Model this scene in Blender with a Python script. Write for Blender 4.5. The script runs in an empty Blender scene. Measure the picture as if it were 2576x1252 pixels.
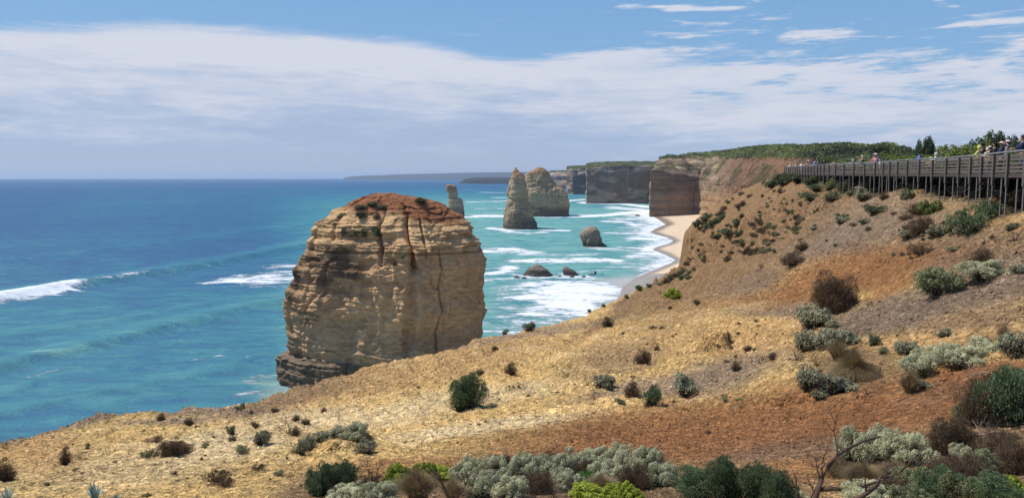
import bpy, math, random
import numpy as np
from mathutils import Vector, Matrix
R = math.radians
C = bpy.context.scene.collection
SC = bpy.context.scene
rng = np.random.default_rng(7)
random.seed(7)

# ------------------------------------------------------------------ camera
CAMZ = 45.0
FP, CX, CY, HOR = 1900.0, 1288.0, 626.0, 447.0          # picture measures on a 2576 x 1252 frame
PITCH = math.atan((CY - HOR) / FP)
cp, sp = math.cos(PITCH), math.sin(PITCH)
cam_d = bpy.data.cameras.new('camera')
cam = bpy.data.objects.new('camera', cam_d); C.objects.link(cam)
cam.location = (0, 0, CAMZ); cam.rotation_euler = (math.pi/2 - PITCH, 0, 0)
cam_d.sensor_width = 36; cam_d.lens = 36*FP/2576; cam_d.clip_start = .1; cam_d.clip_end = 120000
SC.camera = cam

def ray(px, py):
    a = (np.asarray(px, float) - CX)/FP; b = -(np.asarray(py, float) - CY)/FP
    return a, cp + b*sp, -sp + b*cp                        # x, y, z per unit
def P(px, py, Y):
    dx, dy, dz = ray(px, py); t = Y/dy
    return np.array([dx*t, Y + 0*t, CAMZ + dz*t])
def at_z(px, py, z=0.0):
    dx, dy, dz = ray(px, py); t = (z - CAMZ)/dz
    return dx*t, dy*t
def proj(x, y, z):
    z = z - CAMZ
    f = y*cp - z*sp; u = y*sp + z*cp
    f = np.maximum(f, 1e-3)
    return CX + FP*x/f, CY - FP*u/f

# ------------------------------------------------------------------ noise
def _h(ix, iy, iz, seed):
    n = (ix.astype(np.int64)*374761393 + iy.astype(np.int64)*668265263 + iz.astype(np.int64)*2147483647 + seed*1274126177) & 0xffffffff
    n = ((n ^ (n >> 13))*1274126177) & 0xffffffff
    n = n ^ (n >> 16)
    return (n & 0xffff).astype(np.float32)/65535.0
def vnoise(x, y, z=None, seed=0):
    x = np.asarray(x, np.float64); y = np.asarray(y, np.float64)
    z = np.zeros_like(x) if z is None else np.asarray(z, np.float64) + 0*x
    y = y + 0*x
    fx, fy, fz = np.floor(x), np.floor(y), np.floor(z)
    ux, uy, uz = x-fx, y-fy, z-fz
    ux = ux*ux*(3-2*ux); uy = uy*uy*(3-2*uy); uz = uz*uz*(3-2*uz)
    r = 0
    for dx in (0, 1):
        wx = ux if dx else 1-ux
        for dy in (0, 1):
            wy = uy if dy else 1-uy
            for dz in (0, 1):
                wz = uz if dz else 1-uz
                r = r + wx*wy*wz*_h(fx+dx, fy+dy, fz+dz, seed)
    return r*2-1
def fbm(x, y, z=None, octv=4, seed=0, gain=.5):
    r, a, s = 0, 1.0, 0
    for i in range(octv):
        k = 2.03**i
        r = r + a*vnoise(x*k+i*7.3, y*k+i*3.1, None if z is None else z*k+i*5.7, seed+i); s += a; a *= gain
    return r/s
def sstep(a, b, x):
    t = np.clip((x-a)/(b-a), 0, 1); return t*t*(3-2*t)

# ------------------------------------------------------------------ mesh + tags
def npmesh(name, V, F, smooth=True, attrs=None, mat=None):
    V = np.asarray(V, np.float32); F = np.asarray(F, np.int32)
    me = bpy.data.meshes.new(name)
    me.vertices.add(len(V)); me.vertices.foreach_set('co', V.ravel())
    k = F.shape[1]
    me.loops.add(F.size); me.loops.foreach_set('vertex_index', F.ravel())
    me.polygons.add(len(F)); me.polygons.foreach_set('loop_start', np.arange(len(F), dtype=np.int32)*k)
    me.update(calc_edges=True)
    me.polygons.foreach_set('use_smooth', np.full(len(F), smooth))
    for n, a in (attrs or {}).items():
        a = np.asarray(a, np.float32)
        if a.ndim == 1:
            at = me.attributes.new(n, 'FLOAT', 'POINT'); at.data.foreach_set('value', a)
        else:
            at = me.attributes.new(n, 'FLOAT_COLOR', 'POINT')
            at.data.foreach_set('color', np.c_[a, np.ones(len(a), np.float32)].ravel())
    if mat: me.materials.append(mat)
    me.update()
    return me
def grid_faces(nr, nc, wrap=False):
    i = np.arange(nr-1)[:, None]; j = np.arange(nc if wrap else nc-1)[None, :]
    j2 = (j+1) % nc
    return np.stack([i*nc+j, i*nc+j2, (i+1)*nc+j2, (i+1)*nc+j], -1).reshape(-1, 4)
def link(name, me, parent=None, loc=None):
    o = bpy.data.objects.new(name, me); C.objects.link(o)
    if parent is not None: o.parent = parent
    if loc is not None: o.location = loc
    return o
def tag(o, label, cat, group=None):
    o['label'] = label; o['category'] = cat
    if group: o['group'] = group
    return o
def kind(o, k): o['kind'] = k; return o
def empty(name, loc=(0, 0, 0), rz=0, s=1):
    o = bpy.data.objects.new(name, None); C.objects.link(o)
    o.location = loc; o.rotation_euler = (0, 0, rz); o.scale = (s, s, s) if np.isscalar(s) else s
    o.empty_display_size = .1
    return o
class MB:
    """collects vertices and faces of one mesh"""
    def __init__(s): s.v = []; s.f = []
    def add(s, V, F):
        n = len(s.v); s.v += [tuple(map(float, v)) for v in V]; s.f += [tuple(int(i)+n for i in f) for f in F]
    def box(s, c, d, rz=0, M=None):
        x, y, z = [k/2 for k in d]
        V = [Vector((a*x, b*y, e*z)) for a in (-1, 1) for b in (-1, 1) for e in (-1, 1)]
        m = Matrix.Rotation(rz, 3, 'Z') if M is None else M
        V = [m @ v + Vector(c) for v in V]
        s.add(V, [(0, 1, 3, 2), (4, 6, 7, 5), (0, 4, 5, 1), (2, 3, 7, 6), (0, 2, 6, 4), (1, 5, 7, 3)])
    def bar(s, a, b, w, h):
        """box from a to b: w wide sideways, h tall"""
        a = Vector(a); b = Vector(b); d = b-a; L = d.length; d.normalize()
        up = Vector((0, 0, 1)) if abs(d.z) < .9 else Vector((0, 1, 0))
        sd = d.cross(up).normalized(); up = sd.cross(d).normalized()
        V = [p + sd*(i*w/2) + up*(j*h/2) for p in (a, b) for i in (-1, 1) for j in (-1, 1)]
        s.add(V, [(0, 1, 3, 2), (4, 6, 7, 5), (0, 4, 5, 1), (2, 3, 7, 6), (0, 2, 6, 4), (1, 5, 7, 3)])
    def tube(s, pts, rad, n=6, cap=True):
        pts = [Vector(p) for p in pts]
        rad = [rad]*len(pts) if np.isscalar(rad) else rad
        V = []; F = []
        ref = Vector((.31, .17, .93))
        for i, p in enumerate(pts):
            d = (pts[min(i+1, len(pts)-1)] - pts[max(i-1, 0)]).normalized()
            if abs(d.dot(ref)) > .97: u = d.cross(Vector((1, 0, 0))).normalized()
            else: u = d.cross(ref).normalized()
            w = d.cross(u)
            for k in range(n):
                a = 2*math.pi*k/n; V.append(p + (u*math.cos(a) + w*math.sin(a))*rad[i])
        for i in range(len(pts)-1):
            for k in range(n):
                F.append((i*n+k, i*n+(k+1) % n, (i+1)*n+(k+1) % n, (i+1)*n+k))
        if cap: F += [tuple(range(n))[::-1], tuple((len(pts)-1)*n+k for k in range(n))]
        s.add(V, F)
    def mesh(s, name, mat, smooth=False):
        me = bpy.data.meshes.new(name); me.from_pydata(s.v, [], s.f); me.materials.append(mat)
        if smooth:
            for p in me.polygons: p.use_smooth = True
        me.update(); return me
    def build(s, name, mat, parent=None, smooth=False): return link(name, s.mesh(name, mat, smooth), parent)

# ------------------------------------------------------------------ nodes
def nd(nt, typ, ins=None, **props):
    n = nt.nodes.new('ShaderNode'+typ)
    for k, v in props.items(): setattr(n, k, v)
    for k, v in (ins or {}).items():
        s = n.inputs[k]
        if isinstance(v, bpy.types.NodeSocket): nt.links.new(v, s)
        elif isinstance(v, bpy.types.Node): nt.links.new(v.outputs[0], s)
        else: s.default_value = v
    return n
def mth(nt, op, a, b=0.0, c=0.0, clamp=False):
    return nd(nt, 'Math', {0: a, 1: b, 2: c}, operation=op, use_clamp=clamp).outputs[0]
def ramp(nt, fac, stops, interp='LINEAR'):
    n = nd(nt, 'ValToRGB', {0: fac}); e = n.color_ramp.elements; n.color_ramp.interpolation = interp
    while len(e) < len(stops): e.new(.5)
    for k, (p, c) in enumerate(stops):
        e[k].position = p; c = (c, c, c) if np.isscalar(c) else c; e[k].color = (*c[:3], 1)
    return n.outputs[0]
def mix(nt, fac, a, b, mode='MIX'):
    n = nt.nodes.new('ShaderNodeMix'); n.data_type = 'RGBA'; n.blend_type = mode
    for i, v in ((0, fac), (6, a), (7, b)):
        s = n.inputs[i]
        if isinstance(v, bpy.types.NodeSocket): nt.links.new(v, s)
        else: s.default_value = v if i == 0 else (*v[:3], 1)
    return n.outputs[2]
def mat_new(name):
    m = bpy.data.materials.new(name); m.use_nodes = True; m.node_tree.nodes.clear(); return m, m.node_tree
def out(nt, sh): nd(nt, 'OutputMaterial', {'Surface': sh})
def bsdf(nt, col, rough=.9, spec=.2, normal=None, **kw):
    ins = {'Base Color': col if isinstance(col, bpy.types.NodeSocket) else (*col[:3], 1), 'Roughness': rough, 'Specular IOR Level': spec}
    if normal is not None: ins['Normal'] = normal
    ins.update(kw)
    return nd(nt, 'BsdfPrincipled', ins).outputs[0]
def plain(name, col, rough=.8, spec=.2, var=.15, scale=6.0, bump=0):
    m, nt = mat_new(name)
    tc = nd(nt, 'TexCoord').outputs['Object']
    n = nd(nt, 'TexNoise', {'Vector': tc, 'Scale': scale, 'Detail': 4.0}).outputs[0]
    c = mix(nt, n, [k*(1-var) for k in col], [min(1, k*(1+var)) for k in col])
    nn = nd(nt, 'Bump', {'Strength': .5, 'Distance': bump, 'Height': n}).outputs[0] if bump else None
    out(nt, bsdf(nt, c, rough, spec, nn)); return m

# ------------------------------------------------------------------ light
SUN_AZ, SUN_EL = R(-69), R(57)                     # azimuth from +Y, positive to the right
sdir = Vector((math.sin(SUN_AZ)*math.cos(SUN_EL), math.cos(SUN_AZ)*math.cos(SUN_EL), math.sin(SUN_EL)))
sl = bpy.data.lights.new('sun', 'SUN'); sl.energy = 4.2; sl.angle = R(.6); sl.color = (1, .95, .88)
so = bpy.data.objects.new('sun', sl); C.objects.link(so); so.location = (0, 0, 300)
so.rotation_euler = sdir.to_track_quat('Z', 'Y').to_euler()
SC.view_settings.view_transform = 'Standard'; SC.view_settings.look = 'None'
SC.view_settings.exposure = 0.28
SC.cycles.use_denoising = True; SC.view_settings.gamma = 1

w = bpy.data.worlds.new('World'); SC.world = w; w.use_nodes = True; nt = w.node_tree; nt.nodes.clear()
sky = nd(nt, 'TexSky', sky_type='NISHITA', sun_disc=False, sun_elevation=SUN_EL, sun_rotation=SUN_AZ, altitude=40, air_density=1.0, dust_density=.6, ozone_density=2.0)
tc = nd(nt, 'TexCoord').outputs['Generated']
sx = nd(nt, 'SeparateXYZ', {0: tc})
X, Y, Z = sx.outputs
hyp = mth(nt, 'SQRT', mth(nt, 'ADD', mth(nt, 'MULTIPLY', X, X), mth(nt, 'MULTIPLY', Y, Y)))
e = mth(nt, 'DIVIDE', Z, mth(nt, 'MAXIMUM', hyp, .001))      # slope above the horizon
a = mth(nt, 'ARCTAN2', X, Y)                                  # bearing, 0 = +Y, + to the right
def vec(ax, ey, ez=0.0): return nd(nt, 'CombineXYZ', {0: mth(nt, 'MULTIPLY', a, ax), 1: mth(nt, 'MULTIPLY', e, ey), 2: ez}).outputs[0]
def noise(v, detail=6.0, rough=.55, dist=0.0): return nd(nt, 'TexNoise', {'Vector': v, 'Scale': 1.0, 'Detail': detail, 'Roughness': rough, 'Distortion': dist}).outputs[0]
def blob(a0, e0, ra, re, tilt=0.0):
    da = mth(nt, 'DIVIDE', mth(nt, 'SUBTRACT', a, a0), ra)
    ee = mth(nt, 'SUBTRACT', mth(nt, 'SUBTRACT', e, e0), mth(nt, 'MULTIPLY', mth(nt, 'SUBTRACT', a, a0), tilt))
    de = mth(nt, 'DIVIDE', ee, re)
    r2 = mth(nt, 'ADD', mth(nt, 'MULTIPLY', da, da), mth(nt, 'MULTIPLY', de, de))
    return mth(nt, 'EXPONENT', mth(nt, 'MULTIPLY', r2, -1.0))
def A(px): return math.atan((px-CX)/FP)
def E(py, px=CX): return (HOR-py)/FP*math.cos(A(px))
n1 = noise(vec(5.5, 34, 3.3), 7.0, .56, .35)
n2 = noise(vec(14, 110, 8.1), 6.0, .6, .5)
n3 = noise(vec(1.6, 9, 1.7), 3.0, .5)
n4 = noise(vec(36, 300, 4.4), 5.0, .62, .6)
nn = mth(nt, 'ADD', mth(nt, 'MULTIPLY', mth(nt, 'SUBTRACT', n1, .5), .95), mth(nt, 'MULTIPLY', mth(nt, 'SUBTRACT', n2, .5), .6))
nn = mth(nt, 'ADD', nn, mth(nt, 'MULTIPLY', mth(nt, 'SUBTRACT', n4, .5), .42))
# upper edge of the cloud bank as a curve over the bearing
fc = nd(nt, 'FloatCurve', {'Value': mth(nt, 'MULTIPLY_ADD', a, .5, .5)})
cv = fc.mapping.curves[0]
edge = [(-400, 82), (0, 66), (200, 70), (430, 66), (650, 78), (900, 92), (1120, 122), (1260, 150), (1420, 140), (1560, 108), (1720, 112), (1900, 118), (2100, 104), (2300, 96), (2576, 106), (3000, 90)]
pts = [(A(px)*.5+.5, E(py, px)*3) for px, py in edge]
cv.points[0].location = (0, pts[0][1]); cv.points[-1].location = (1, pts[-1][1])
for p_ in pts: cv.points.new(*p_)
fc.mapping.update()
top = mth(nt, 'DIVIDE', fc.outputs[0], 3.0)
right = nd(nt, 'MapRange', {0: a, 1: A(1250), 2: A(1750)}).outputs[0]
rise = mth(nt, 'ADD', mth(nt, 'MULTIPLY', mth(nt, 'SUBTRACT', top, e), mth(nt, 'SUBTRACT', 60.0, mth(nt, 'MULTIPLY', right, 38))), mth(nt, 'MULTIPLY', nn, mth(nt, 'MULTIPLY_ADD', right, 4.2, 1.6)))
bank = nd(nt, 'MapRange', {0: rise, 1: -.25, 2: 1.0}, interpolation_type='SMOOTHSTEP').outputs[0]
# blue gaps inside the right part of the bank
gap = mth(nt, 'ADD', mth(nt, 'MULTIPLY', blob(A(1780), E(160), .07, .010, 0), 1.0), mth(nt, 'MULTIPLY', blob(A(1560), E(178), .06, .006, 0), .25))
gap = mth(nt, 'ADD', gap, mth(nt, 'MULTIPLY', blob(A(2250), E(170), .12, .006, .05), .3))
gap = mth(nt, 'MULTIPLY', gap, mth(nt, 'MULTIPLY_ADD', nn, -4.5, 1.2), clamp=True)
bank = mth(nt, 'MULTIPLY', bank, mth(nt, 'SUBTRACT', 1.0, gap, clamp=True))
thin = nd(nt, 'MapRange', {0: nn, 1: -.3, 2: .12, 3: .62, 4: 1.0}).outputs[0]
bank = mth(nt, 'MULTIPLY', bank, mth(nt, 'ADD', mth(nt, 'MULTIPLY', thin, right), mth(nt, 'SUBTRACT', 1.0, right)))
wisps = 0.0
for (px, py, rx, ry, t, k) in ((1575, 28, 36, 7, .0, 1.0), (1640, 30, 22, 4, .0, .8), (1700, 34, 46, 8, -.03, 1.15), (1800, 35, 60, 6, -.02, 1.0), (1500, 44, 35, 5, -.05, .8), (1760, 96, 95, 9, .06, .9), (1570, 76, 70, 4, -.03, .5), (2370, 76, 65, 5, .05, .75), (2530, 62, 75, 8, .0, .95), (2450, 92, 60, 4, .04, .4), (1250, 68, 50, 14, .1, .35), (1150, 96, 120, 5, -.04, .3), (2090, 2, 60, 6, 0, .5), (960, 6, 120, 12, 0, .12)):
    b_ = mth(nt, 'MULTIPLY', blob(A(px), E(py, px), rx/FP, ry/FP, t), k)
    wisps = mth(nt, 'ADD', wisps, b_)
wisps = nd(nt, 'MapRange', {0: mth(nt, 'MULTIPLY', wisps, mth(nt, 'MULTIPLY_ADD', nn, 5.5, .8)), 1: .15, 2: 1.1, 4: .85}, interpolation_type='SMOOTHSTEP').outputs[0]
# colour of the clouds: pale at the upper edge, blue-lavender lower down
shade = nd(nt, 'MapRange', {0: mth(nt, 'ADD', mth(nt, 'ADD', e, mth(nt, 'MULTIPLY', right, .05)), mth(nt, 'ADD', mth(nt, 'MULTIPLY', mth(nt, 'SUBTRACT', n3, .5), .10), mth(nt, 'MULTIPLY', nn, .19))), 1: .04, 2: .14}).outputs[0]
body = ramp(nt, shade, [(0, (.325, .41, .565)), (.3, (.38, .455, .60)), (.6, (.47, .52, .63)), (1, (.565, .585, .66))])
blue = nd(nt, 'MapRange', {0: e, 1: .0, 2: .5}).outputs[0]
skyc = mix(nt, 1.0, sky.outputs[0], (.105, .105, .105), 'MULTIPLY')
skyb = ramp(nt, blue, [(0, (.28, .40, .57)), (.25, (.19, .36, .58)), (.5, (.145, .315, .57)), (1, (.09, .22, .50))])
skyc = mix(nt, .85, skyc, skyb)
horizon = nd(nt, 'MapRange', {0: e, 1: .052, 2: .0}, interpolation_type='SMOOTHSTEP').outputs[0]
horizon = mth(nt, 'MULTIPLY', horizon, mth(nt, 'SUBTRACT', 1.0, mth(nt, 'MULTIPLY', right, .35)))
horc = mix(nt, right, (.385, .43, .535), (.37, .445, .56))
c = mix(nt, mth(nt, 'MULTIPLY', bank, .97), skyc, body)
c = mix(nt, wisps, c, (.58, .61, .68))
c = mix(nt, mth(nt, 'MULTIPLY', horizon, .85), c, horc)
bg = nd(nt, 'Background', {'Color': c, 'Strength': 1.0})
nd(nt, 'OutputWorld', {'Surface': bg.outputs[0]})
# ------------------------------------------------------------------ near headland: one height field around the camera
CLIFF = [(-900, 1300, 12), (-300, 1150, 17), (0, 1091, 20.5), (200, 1036, 23.5), (420, 1021, 26), (560, 1024, 27.5), (608, 1026, 30.5), (640, 998, 34), (708, 972, 37), (850, 940, 41), (935, 906, 45), (1050, 880, 48.5),
         (1215, 842, 53), (1300, 831, 57), (1400, 802, 62), (1500, 772, 69), (1560, 747, 75), (1640, 714, 84), (1690, 697, 92), (1708, 672, 101), (1730, 648, 110), (1764, 637, 114), (1774, 615, 121), (1766, 598, 130), (1743, 589, 134), (1736, 574, 139),
         (1738, 553, 146), (1772, 529, 153), (1805, 514, 160), (1850, 484, 168), (1905, 462, 176)]
CTRL = [(0, 1252, 11.8), (400, 1252, 11.8), (800, 1252, 11), (1288, 1252, 10.2), (1700, 1252, 9.6), (2100, 1252, 9), (2576, 1252, 8),
        (-500, 1252, 11.5), (0, 1150, 15.6), (500, 1150, 15.5), (1000, 1150, 14.8), (1500, 1150, 14), (2000, 1150, 13), (2576, 1120, 11.4),
        (500, 1075, 20), (800, 1070, 20), (250, 1090, 18.6), (700, 1005, 30), (1175, 1024, 22), (1000, 1000, 27), (1500, 950, 29), (1250, 950, 30),
        (1733, 985, 25), (1630, 1020, 23), (2000, 1000, 21), (1800, 885, 33), (2100, 770, 34), (2350, 900, 22), (2130, 950, 22), (2576, 700, 26), (2576, 900, 17),
        (2350, 720, 30), (2350, 600, 41), (2200, 560, 53), (2000, 560, 76), (1900, 650, 62), (1900, 560, 96), (1800, 620, 97), (1750, 750, 56), (1600, 830, 47), (1400, 880, 42),
        (1050, 930, 38), (850, 975, 33), (1975, 446, 130), (1905, 470, 135), (1850, 500, 138), (2083, 461, 84), (2051, 460, 93), (2010, 455, 108), (1985, 449, 120), (1978, 447, 127), (2246, 483, 64), (2410, 496, 50), (2500, 510, 42), (2576, 524, 35), (2900, 640, 24), (2900, 900, 14)]
cw = [P(*c) for c in CLIFF] + [P(*c) for c in CTRL]
# behind the boardwalk the ground climbs into the scrub hill (world points)
cw += [np.array(v) for v in ((36.5, 64, 44.9), (35, 50, 44.8), (31, 35, 44.8), (40, 84, 45.0), (50, 128, 45.4), (60, 100, 46.6), (62, 150, 46.8), (80, 120, 48.6), (75, 80, 48), (60, 60, 46.6), (50, 40, 46.8), (95, 90, 50),
                             (90, 170, 48.5), (30, 12, 44), (10, 3, 42.5), (0, 2, 42.0), (-10, 3, 41.3), (-20, 6, 40), (120, 60, 52), (60, 0, 46), (60, 190, 42), (-6, 6.5, 41.4), (5, 6, 42.2))]
cw = np.array(cw)
BW = [(2900, 24.5), (2576, 35), (2410, 49), (2246, 62.5), (2211, 69.5), (2138, 76), (2078, 84), (2051, 93), (2010, 108), (1972, 127)]   # line of the boardwalk: picture column, depth
bwp = np.array([((px-CX)/FP*Yd*(1/1.0), Yd) for px, Yd in BW]); 

def tps_fit(p, v, lam=.02, s=10.0):
    p = p/s; n = len(p)
    d = np.linalg.norm(p[:, None]-p[None], axis=2); K = np.where(d > 0, d*d*np.log(np.maximum(d, 1e-9)), 0) + lam*np.eye(n)
    Pm = np.c_[np.ones(n), p]; M = np.block([[K, Pm], [Pm.T, np.zeros((3, 3))]])
    w_ = np.linalg.solve(M, np.r_[v, 0, 0, 0])
    def f(x, y):
        x = np.asarray(x, float)/s; y = np.asarray(y, float)/s
        r = w_[n] + w_[n+1]*x + w_[n+2]*y
        for i in range(n):
            d2 = (x-p[i, 0])**2 + (y-p[i, 1])**2
            r = r + w_[i]*.5*d2*np.log(np.maximum(d2, 1e-12))
        return r
    return f
base_h = tps_fit(cw[:, :2], cw[:, 2])
cliff_xy = np.array([P(*c)[:2] for c in CLIFF])
land_poly = np.vstack([cliff_xy, [(75, 185), (95, 230), (400, 230), (400, -60), (-60, -60)]])
def inside(poly, x, y):
    c = np.zeros(x.shape, bool); n = len(poly)
    for i in range(n):
        x1, y1 = poly[i]; x2, y2 = poly[(i+1) % n]
        if y1 == y2: continue
        c ^= ((y1 > y) != (y2 > y)) & (x < (x2-x1)*(y-y1)/(y2-y1)+x1)
    return c
def seg_dist(poly, x, y, closed=False):
    d = np.full(np.shape(x), 1e9); n = len(poly)
    for i in range(n if closed else n-1):
        ax, ay = poly[i]; bx, by = poly[(i+1) % n]
        L = (bx-ax)**2+(by-ay)**2+1e-9
        t = np.clip(((x-ax)*(bx-ax)+(y-ay)*(by-ay))/L, 0, 1)
        d = np.minimum(d, (x-ax-t*(bx-ax))**2+(y-ay-t*(by-ay))**2)
    return np.sqrt(d)
shore_cut = np.vstack([cliff_xy, [(75, 185), (95, 230)]])
BANKS = [(1803, 890, 33, 84, 42, .8), (1962, 1000, 20.5, 80, 30, .5), (2040, 1004, 20.3, 90, 28, .5), (2400, 975, 19.4, 170, 26, .35), (2530, 955, 18.6, 140, 28, .45), (848, 1138, 15.6, 130, 26, .4), (2160, 950, 22, 120, 40, .6), (2420, 505, 50, 60, 16, .5), (2330, 495, 57, 60, 14, .5), (2500, 520, 42, 50, 16, .5), (718, 1092, 19, 70, 16, .5), (1280, 1005, 26, 90, 12, .4)]
def ground(x, y, detail=True):
    x = np.asarray(x, float); y = np.asarray(y, float)
    z = base_h(x, y)
    ins = inside(land_poly, x, y)
    s = seg_dist(shore_cut, x, y)*np.where(ins, -1, 1)
    s = s + .5*fbm(x*.35, y*.35, octv=3, seed=51)*sstep(25, 60, y)
    z = np.where(ins, z, np.minimum(z, 40))
    if detail:
        dist = np.sqrt(x*x+y*y)
        k = sstep(5, 60, dist)
        z = z + fbm(x*.16, y*.16, octv=3, seed=3)*(.12+.55*k) + fbm(x*.8, y*.5, octv=3, seed=9)*(.05+.14*k)
        # rough, hummocky seaward slope
        rough = sstep(60, 95, y)*sstep(38, 30, x-.0*y)
        z = z + rough*(3.0*np.abs(fbm(x*.7, y*.4, octv=4, seed=21)) - .6)
        for (bx_, by_, bY, bw_, bh_, sk) in BANKS:                       # eroded banks and humps of clay
            p = P(bx_, by_, bY); r_ = bw_/FP*bY/2; hh = bh_/FP*bY
            q = ((x-p[0])/r_)**2+((y-p[1]-r_*sk*.8)/(r_*sk))**2
            m_ = q < 4
            q = q[m_]*(1+.45*fbm(x[m_]*1.4, y[m_]*1.4, octv=3, seed=int(bx_)))
            z[m_] += hh*np.exp(-q**2.6)*(1+.25*fbm(x[m_]*2.5, y[m_]*2.5, octv=3, seed=5))
        # shallow rills running down the slope
        rl = 1-np.abs(fbm((x*.8+y*.25)*.55, (y*.5-x*.2)*.12, octv=3, seed=33))*3
        z = z - .26*np.clip(rl, 0, 1)**2*sstep(12, 30, dist)
        r2 = 1-np.abs(fbm((x*.9+y*.3)*1.3, (y*.5-x*.2)*.35, octv=3, seed=37))*3.2
        z = z - .10*np.clip(r2, 0, 1)**2*sstep(10, 22, dist)*sstep(90, 60, dist)
        z = z + fbm(x*3.1, y*3.1, octv=3, seed=14)*(.025+.03*k)
    d = np.maximum(s+1.0, 0)
    drop = np.where(d < 2.0, .45*d*d, 1.8+(d-2.0)*7.0)
    return np.maximum(z-drop, -3.0)

cols = np.r_[np.arange(-3600, -620, 30), np.arange(-620, 3060, 3.6), np.arange(3060, 6200, 30)]
rr = 1.2*np.exp(np.linspace(0, math.log(215/1.2), 800))
ta = (cols-CX)/FP
XX = rr[:, None]*ta[None]; YY = rr[:, None]*np.ones_like(ta)[None]
ZZ = ground(XX, YY)
GX, GY, GZ = XX.ravel(), YY.ravel(), ZZ.ravel()
GPX, GPY = proj(GX, GY, GZ)
# --- soil colours: zones where the ground itself changes
YEL, PAL, RED, GRY, BRN, TAN, ORG = [np.array(v) for v in ((.68, .44, .165), (.80, .60, .33), (.245, .105, .043), (.172, .122, .092), (.20, .125, .072), (.52, .31, .13), (.37, .17, .065))]
ZONES = [(3700, 900, 850, 700, 0, BRN*1.4, 4.0),   # column, row, half width, half height, tilt (deg, + = up to the right), colour, weight
    (1900, 560, 280, 100, 35, np.array([.27, .16, .08]), 9.0), (1830, 640, 170, 70, 38, np.array([.27, .16, .08]), 7), (2250, 540, 260, 60, -5, GRY*1.25, 2.2), (2450, 600, 200, 50, 0, BRN*1.15, 2.4), (2500, 545, 120, 25, -8, TAN*.85, 2),
    (2080, 610, 150, 45, 8, GRY*1.2, 3.5), (2180, 690, 170, 36, 6, RED*1.1, 4), (2000, 745, 150, 22, 10, RED*1.0, 3), (1880, 715, 90, 26, 15, GRY*1.15, 4), (2300, 640, 200, 30, 3, RED*.95, 2.5),
    (2480, 660, 150, 35, 5, GRY*1.2, 2.5), (2260, 790, 170, 36, 12, GRY*1.1, 5), (2480, 730, 150, 40, 10, GRY*1.15, 4), (2000, 780, 110, 16, 5, GRY*1.25, 2.5), (2240, 735, 50, 14, 20, ORG, 2.5),
    (2400, 860, 220, 16, 2, TAN*.95, 5), (2450, 810, 160, 22, 8, BRN*1.2, 3), (2350, 1010, 260, 50, 10, RED*1.05, 4), (2300, 975, 60, 60, 40, TAN*.9, 2), (2380, 985, 110, 22, 14, GRY*1.15, 2.5),
    (1750, 1090, 420, 62, 6, RED*1.15, 5), (2100, 1060, 350, 60, 8, RED*1.2, 5), (1500, 1115, 220, 34, 4, RED*1.12, 4), (1980, 1125, 150, 24, 8, GRY*1.15, 4), (2020, 1180, 160, 35, 5, ORG, 3), (2400, 1150, 300, 80, 0, BRN*1.1, 4),
    (1500, 1225, 500, 55, 0, BRN*1.0, 4.5), (800, 1240, 90, 40, 0, BRN*1.1, 2.5), (1700, 800, 180, 30, 25, TAN, 1.2), (1900, 850, 160, 40, 5, TAN*.95, 2.0), (1850, 935, 150, 40, 15, GRY*1.4, 2.2),
    (2150, 930, 100, 60, 0, BRN, 2), (2430, 955, 190, 34, 6, RED*1.1, 9), (1975, 990, 60, 26, 0, RED*1.2, 4), (1950, 950, 60, 40, 40, YEL*1.0, 2), (1560, 900, 120, 40, 10, BRN*1.25, 1.2), (1100, 920, 300, 40, 12, TAN*.9, 1.6), (760, 985, 150, 30, 14, BRN*1.3, 2.2), (1620, 985, 160, 25, 10, GRY*1.7, .9),
    (150, 1062, 230, 20, 14, GRY*1.25, 3.6), (560, 1035, 130, 12, 0, GRY*1.5, 1.6), (430, 1060, 120, 8, 2, GRY*1.6, 1.2), (850, 1055, 200, 24, 2, PAL, 1.2), (560, 1115, 160, 32, 5, PAL, 1.3), (300, 1180, 300, 45, 5, PAL*.93, .4), (1250, 1070, 220, 12, 7, PAL*1.0, 1.3), (100, 1150, 90, 50, 0, TAN*1.15, 1.5),
    (1200, 1000, 200, 24, 8, PAL*.86, 1.2), (1900, 770, 70, 10, 12, PAL*.8, 1.2), (1320, 840, 200, 10, 10, GRY*1.5, 1.5), (1620, 745, 160, 14, 32, BRN, 2.2), (1330, 1120, 130, 18, 5, YEL*1.05, 1.0), (1560, 1010, 80, 10, 3, YEL*1.25, 2.2),
    (1450, 1030, 100, 9, 5, YEL*1.3, 2.0), (520, 1020, 60, 8, 0, YEL, 1), (1000, 1180, 200, 25, 3, ORG*1.15, 1.2), (1300, 960, 30, 30, 0, TAN, .5)]
wpx = GPX + 26*fbm(GX*.25, GY*.25, octv=4, seed=61) + 10*fbm(GX*1.5, GY*.9, octv=3, seed=62)
wpy = GPY + 12*fbm(GX*.25, GY*.25, octv=4, seed=71) + 5*fbm(GX*1.3, GY*.8, octv=3, seed=72)
num = YEL[None]*1.0*np.ones((len(GX), 1)); den = np.ones(len(GX))
for (cx_, cy_, rx, ry, t, col, wt) in ZONES:
    t = R(-t); dx = wpx-cx_; dy = wpy-cy_
    u = dx*math.cos(t)+dy*math.sin(t); v = -dx*math.sin(t)+dy*math.cos(t)
    g = wt*2.2*np.exp(-np.minimum(((u/rx)**2+(v/ry)**2)**1.5, 40))
    num += g[:, None]*col[None]; den += g
soil = num/den[:, None]
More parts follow.
